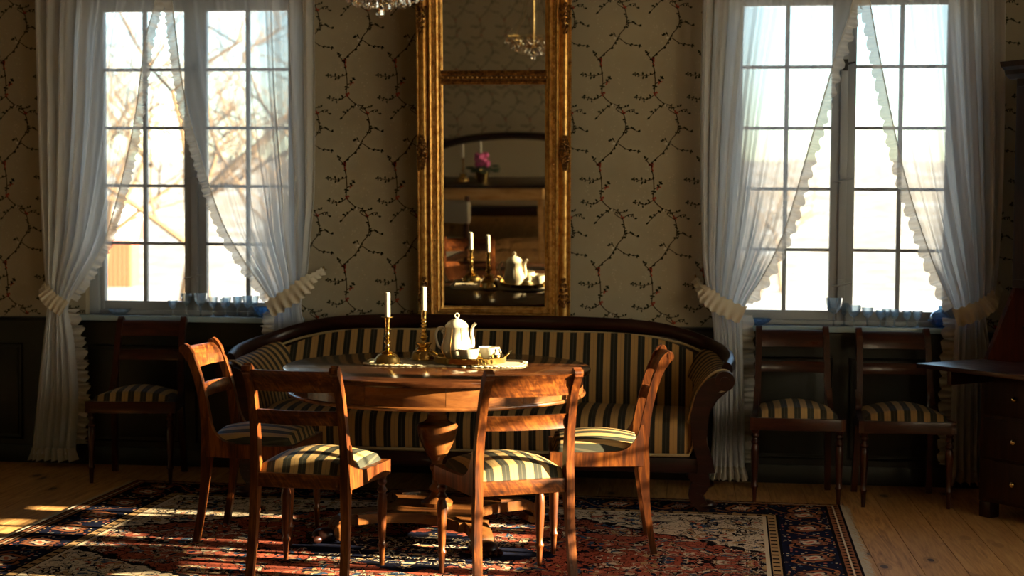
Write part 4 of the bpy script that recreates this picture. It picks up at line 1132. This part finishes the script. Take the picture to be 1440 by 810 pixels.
for i, x in enumerate(WINX):
    rd = thing('curtain_rod', ('iron curtain rod over the left window', 'iron curtain rod over the right window')[i], 'curtain rod', (x, CY, 2.865), 0, 'curtain rods')
    MB().tube([(-.92, 0, 0), (.92, 0, 0)], .009, 10).build('rod', MAT['iron'], rd)
    for s in (-1, 0, 1): MB().tube([(s * .86, .118, -.02), (s * .86, .02, -.02), (s * .86, 0, -.012)], .006, 8).build('bracket', MAT['iron'], rd)

# ------------------------------------------------------------------ glasses and bowls on the sills
def goblet_mesh(h, rb, rf, nm):
    out = [(.0001, 0), (rf, 0), (rf, .0018), (.006, .006), (.0042, .014), (.006, h * .30), (.0042, h * .36), (.0045, h * .42), (rb * .55, h * .50), (rb * .88, h * .64), (rb, h * .82), (rb * 1.06, h)]
    inn = [(rb * 1.06 - .002, h), (rb - .003, h * .82), (rb * .80 - .003, h * .66), (rb * .40, h * .56), (.0001, h * .54)]
    return MB().lathe(out + inn, 12).mesh(nm, True, 12)
GM = {}
def goblet(label, x, y, h, rb, group):
    key = (round(h, 3), round(rb, 3))
    if key not in GM:
        me = goblet_mesh(h, rb, rb * .9, 'wine_glass'); me.materials.append(MAT['glass']); GM[key] = me
    o = bpy.data.objects.new('wine_glass', GM[key]); COL.objects.link(o); o.location = (x, y, SILL + .0006); o.rotation_euler = (0, 0, random.random() * 6)
    return tag(o, label, 'glass', group)
gl_ = 'stemmed glasses on the left windowsill'; gr_ = 'stemmed glasses on the right windowsill'
for lb, x, y, h, r in [
    ('low stemmed glass left of the left window mullion', -2.893, .005, .085, .028), ('tall stemmed glass before the left window mullion', -2.815, .015, .125, .031),
    ('wide tall glass just right of the left window mullion', -2.722, -.02, .128, .036), ('short glass second right of the left mullion', -2.648, -.022, .108, .026),
    ('short glass third right of the left mullion', -2.598, .022, .098, .023), ('short glass fourth right of the left mullion, set forward', -2.566, -.034, .108, .024),
    ('small glass in the cluster, at the back of the left sill', -2.528, .032, .11, .022), ('middle glass of the tight cluster on the left sill', -2.508, -.020, .112, .026),
    ('glass at the front of the cluster on the left sill', -2.447, -.030, .118, .028), ('glass at the back of the cluster next to the blue bowl', -2.425, .030, .115, .024)]:
    goblet(lb, x, y, h, r, gl_)
for lb, x, y, h, r in [
    ('large tall wine glass before the right window mullion', .776, -.03, .150, .043), ('slim glass behind the large one at the right mullion', .838, .034, .120, .024),
    ('stemmed glass just right of the right window mullion', .884, -.02, .112, .036), ('stemmed glass third from the right mullion', .955, -.010, .100, .030),
    ('small glass fourth on the right sill', 1.022, -.026, .088, .026), ('small glass half hidden at the back of the right sill', 1.060, .034, .092, .024),
    ('small glass fifth on the right sill with dark rim', 1.094, -.030, .092, .025), ('small glass in a pair near the blue dish, left one', 1.162, -.008, .086, .023), ('small glass in a pair near the blue dish, right one', 1.214, -.024, .086, .025)]:
    goblet(lb, x, y, h, r, gr_)
def cutbowl(name, label, cat, x, y, r, h, mat, knob=False):
    t = thing(name, label, cat, (x, y, SILL + .0006), 0)
    fl2 = lambda a, z: 1 + .035 * math.cos(a * 14) * min(1, z / h * 2)
    MB().lathe([(.0001, 0), (r * .45, 0), (r * .5, .004), (r * .72, h * .35), (r * .93, h * .8), (r, h), (r - .004, h), (r * .88, h * .78), (r * .66, h * .36), (r * .4, .008), (.0001, .007)], 56, flute=fl2).build('bowl', mat, t, angle=30)
    if knob:
        dm = MB().lathe([(r * .92, h), (r * .90, h * 1.25), (r * .72, h * 1.65), (r * .42, h * 1.95), (r * .15, h * 2.1), (.006, h * 2.15), (.011, h * 2.35), (.008, h * 2.5), (.0001, h * 2.52)], 32).build('cover', mat, t)
        for k in range(12): MB().sphere((r * .96 * math.cos(k * .5236), r * .96 * math.sin(k * .5236), h * .78), .008, 8, 6).build('bead', MAT['glass'], t)
cutbowl('glass_bowl', 'shallow cut-glass bowl on the left end of the left windowsill', 'bowl', -3.20, -.008, .064, .034, MAT['glass'])
cutbowl('glass_bowl', 'blue cut-glass bowl beside the goblets, behind the left window curtain', 'bowl', -2.365, -.005, .055, .055, MAT['blueglass'])
cutbowl('glass_bowl', 'pale blue cut-glass plate on the right windowsill behind the curtain edge', 'bowl', .385, -.005, .066, .032, MAT['blueglass'])
cutbowl('butter_dish', 'blue glass covered dish at the right end of the right windowsill', 'dish', 1.335, -.004, .060, .045, MAT['blueglass'], True)

# ------------------------------------------------------------------ writing desk in the corner
bu = thing('writing_desk', 'tall dark slant-front writing desk with its leaf let down at the right', 'writing desk', (1.405, -.785, 0), R(-52))
W_ = .79; WM = MAT['walnut']
MB().box(0, W_, .0, .48, .08, .735, .004).build('carcass', WM, bu)
for k in range(3):
    d_ = MB().box(.03, W_ - .03, -.012, 0, .10 + k * .20, .285 + k * .20, .005).build('drawer', WM, bu)
    for q in (.22, W_ - .22): MB().sphere((q, -.026, .19 + k * .20), .014, 10, 8).build('knob', MAT['brass'], d_)
for q in (.0, W_ - .07):
    for yq in (.0, .41): MB().box(q, q + .07, yq, yq + .07, 0, .08, .01).build('foot', WM, bu)
MB().box(.0, W_, -.44, 0.0, .740, .762, .004).build('fall_leaf', MAT['mahog'], bu)
for q in (.06, W_ - .085): MB().box(q, q + .025, -.30, .0, .66, .735, .003).build('loper', WM, bu)
for a, b in ((0, .022), (W_ - .022, W_)):
    MB().prism([(0, .737), (.205, 1.10), (.48, 1.10), (.48, .737)], a, b, 'x').build('slant_side', MAT['winchair_z'], bu, smooth=False)
MB().box(.022, W_ - .022, .46, .48, .737, 1.10).build('interior_back', MAT['winchair_z'], bu, smooth=False)
for k in range(1, 6): MB().box(k * W_ / 6 - .005, k * W_ / 6 + .005, .25, .46, .737, 1.10).build('pigeonhole_divider', WM, bu, smooth=False)
MB().box(.022, W_ - .022, .25, .46, .90, .912).build('pigeonhole_shelf', WM, bu, smooth=False)
MB().box(0, W_, .20, .48, 1.10, 2.11, .004).build('upper_cabinet', WM, bu)
for a, b in ((.02, W_ / 2 - .004), (W_ / 2 + .004, W_ - .02)):
    d_ = MB().box(a, b, .182, .20, 1.14, 2.07, .004).build('door', WM, bu)
    MB().box(a + .06, b - .06, .174, .182, 1.22, 1.99, .004).build('door_panel', MAT['winchair_z'], d_)
MB().sphere((W_ / 2 - .03, .17, 1.6), .010, 8, 6).build('knob', MAT['brass'], bu)
MB().prism([(.20, 2.11), (.17, 2.13), (.165, 2.15), (.14, 2.165), (.13, 2.19), (.48, 2.19), (.48, 2.11)], -.045, W_ + .045, 'x').build('cornice', WM, bu, angle=25)

# ------------------------------------------------------------------ chandelier
cx_, cy_, cz_ = -1.03, -3.2, 2.088
chd = thing('crystal_chandelier', 'crystal drop chandelier hanging at the top edge of the picture', 'chandelier', (cx_, cy_, 0), 0)
def drop_mesh(h, r):
    return MB().lathe([(.0001, 0), (r * .55, h * .04), (r * .92, h * .16), (r, h * .28), (r * .85, h * .45), (r * .5, h * .68), (r * .22, h * .9), (.0015, h), (.0001, h * 1.01)], 9).mesh('crystal_drop', True, 15)
dm1 = drop_mesh(.052, .0155); dm2 = drop_mesh(.044, .0120); dm3 = drop_mesh(.034, .0095)
for d_ in (dm1, dm2, dm3): d_.materials.append(MAT['crystal'])
inst('crystal_drop', dm1, chd, (0, 0, cz_))
rnd = random.Random(12)
for ring, (rad, nn, zz, me) in enumerate([(.040, 6, .030, dm2), (.075, 9, .036, dm1), (.108, 13, .052, dm2), (.138, 16, .062, dm3), (.168, 20, .086, dm3), (.20, 24, .118, dm2)]):
    for k in range(nn):
        a = 2 * math.pi * k / nn + ring * .37
        inst('crystal_drop', me, chd, (rad * math.cos(a), rad * math.sin(a), cz_ + zz + rnd.uniform(-.004, .004)), (rnd.uniform(-.08, .08), rnd.uniform(-.08, .08), rnd.random() * 6))
    MB().tube([(rad * math.cos(2 * math.pi * k / 40), rad * math.sin(2 * math.pi * k / 40), cz_ + zz + .056) for k in range(40)], .0028, 5, close=True).build('brass_ring', MAT['brass'], chd)
MB().tube([(0, 0, cz_ + .05), (0, 0, cz_ + .35), (0, 0, ZC - .002)], [.006, .009, .009], 8).build('stem', MAT['brass'], chd)
for k in range(8):
    a = 2 * math.pi * k / 8
    MB().tube([(.2 * math.cos(a), .2 * math.sin(a), cz_ + .174), (.09 * math.cos(a), .09 * math.sin(a), cz_ + .30), (.012 * math.cos(a), .012 * math.sin(a), cz_ + .62)], .0035, 6).build('crystal_chain', MAT['crystal'], chd)
MB().lathe([(.0001, .60), (.05, .60), (.07, .63), (.04, .66), (.0001, .67)], 20, (0, 0, cz_)).build('crown', MAT['brass'], chd)

# ------------------------------------------------------------------ the far side of the room, seen in the mirror
st = thing('high_back_settee', 'arched cream settee against the far wall, seen in the mirror', 'settee', (-1.55, -8.05, 0), 0)
arch = [(-1.0, .30)] + [(1.0 * math.cos(math.pi - k * math.pi / 24), 0.62 + .40 * math.sin(k * math.pi / 24) ** .7) for k in range(25)] + [(1.0, .30)]
MB().prism(arch, .08, .14, 'y').build('back', MAT['cream'], st, angle=40)
MB().tube([(a, .11, b) for a, b in arch], .045, 10).build('back_frame', MAT['mahog'], st)
MB().box(-1.0, 1.0, .10, .75, .36, .50, .04).build('seat', MAT['cream'], st)
MB().box(-1.02, 1.02, .06, .76, .26, .36, .01).build('seat_rail', MAT['mahog'], st)
for s in (-1, 1):
    for yq in (.10, .70): MB().lathe([(.0001, 0), (.018, 0), (.03, .12), (.035, .27), (.0001, .27)], 12, (s * .95, yq, 0)).build('leg', MAT['mahog'], st)
tt = thing('side_table', 'dark-topped birch side table, seen in the mirror', 'table', (-1.75, -6.45, 0), 0)
MB().box(-.66, .66, -.30, .30, .715, .745, .004).build('tabletop', MAT['walnut'], tt)
for s in (-1, 1): MB().box(-.60, .60, s * .25 - .01, s * .25 + .01, .595, .715, .003).build('apron', MAT['pale'], tt)
for s in (-1, 1):
    MB().box(s * .59 - .01, s * .59 + .01, -.26, .26, .595, .715, .003).build('apron', MAT['pale'], tt)
    for q in (-1, 1): MB().lathe([(.0001, 0), (.014, 0), (.024, .55), (.028, .60), (.028, .715), (.0001, .715)], 4, (s * .57, q * .23, 0), R(45)).build('leg', MAT['pale'], tt, smooth=False)
candlestick('candlestick', 'brass candlestick on the birch side table, seen in the mirror', (-1.93, -6.40, .7455), cs2, .16, 'white candle on the birch side table, seen in the mirror')
candlestick('candlestick', 'brass candlestick behind the pink flowers, seen in the mirror', (-1.78, -6.60, .7455), cs2, .16, 'white candle behind the pink flowers, seen in the mirror')
fp = thing('potted_flower', 'pink flowering pot plant on the birch side table, seen in the mirror', 'pot plant', (-1.74, -6.36, .7455), 0)
MB().lathe([(.0001, 0), (.045, 0), (.065, .09), (.068, .10), (.06, .10), (.0001, .09)], 20).build('pot', MAT['brass'], fp)
lf = MB(); rnd = random.Random(3)
MAT['leafg'] = Mat('pot_leaf').bsdf((.02, .05, .02), .5); MAT['pink'] = Mat('pink_petals').bsdf((.55, .10, .28), .6)
for k in range(22):
    a = rnd.uniform(0, 6.28); r_ = rnd.uniform(.05, .15); z_ = rnd.uniform(.09, .15)
    MB().sphere((r_ * math.cos(a), r_ * math.sin(a), z_), .04, 8, 5, (1, 1, .25)).build('leaf', MAT['leafg'], fp)
for k in range(16):
    a = rnd.uniform(0, 6.28); r_ = rnd.uniform(.0, .085); z_ = rnd.uniform(.17, .26)
    f_ = MB().sphere((r_ * math.cos(a), r_ * math.sin(a), z_), .024, 8, 6, (1, 1, 1.2)).build('flower', MAT['pink'], fp)
ac = thing('upholstered_chair', 'cream upholstered chair in sunlight, seen at the left of the mirror', 'chair', (-2.05, -4.6, 0), R(20))
MB().box(-.28, .28, -.27, .27, .38, .49, .04).build('seat', MAT['cream'], ac)
MB().box(-.28, .28, -.32, -.25, .60, .80, .03).build('back_pad', MAT['cream'], ac)
MB().box(-.27, .27, -.27, .27, .32, .38, .006).build('seat_frame', MAT['chair_x'], ac)
for s in (-1, 1):
    MB().tube([(s * .25, -.24, 0), (s * .25, -.25, .35), (s * .25, -.30, .84)], .022, 8).build('leg', MAT['chair'], ac)
    MB().tube([(s * .25, .24, 0), (s * .25, .24, .34)], [.014, .024], 8).build('leg', MAT['chair'], ac)

# unseen pot plants added on the open right-wall sill to break up the sun
for k, (dy, hh) in enumerate(((-.50, .43), (-.25, .37), (.02, .47), (.27, .36), (.52, .42))):
    rnd = random.Random(60 + k)
    pp = thing('sun_blocking_plant', ('small', 'low', 'tall', 'squat', 'bushy')[k] + ' leafy potted geranium out of view, added to block low sun at the right wall', 'pot plant', (X1 - .02, RWY[0] + dy, SILL + .001), 0, 'unseen sun-blocking plants on the right wall sill')
    MB().lathe([(.0001, 0), (.038, 0), (.050, .075), (.055, .078), (.055, .092), (.047, .092), (.045, .08), (.0001, .078)], 18).build('pot', MAT['clay'] if 'clay' in MAT else MAT.setdefault('clay', Mat('clay_pot').bsdf((.32, .11, .05), .8)), pp)
    MB().tube([(0, 0, .07), (.004, 0, hh * .5), (0, .003, hh * .85)], .004, 6).build('stem', MAT['leafg'], pp)
    for q in range(64):
        a = rnd.uniform(0, 6.28); z_ = rnd.uniform(.09, hh); r_ = rnd.uniform(.01, .085) * (1.1 - .4 * z_ / hh)
        MB().sphere((r_ * math.cos(a) * .7, r_ * math.sin(a), z_), rnd.uniform(.018, .032), 7, 4, (1, 1, .22)).xf(Matrix.Translation((0, 0, z_)) @ Matrix.Rotation(rnd.uniform(-.9, .9), 4, 'Y') @ Matrix.Translation((0, 0, -z_))).build('leaf', MAT['leafg'], pp)
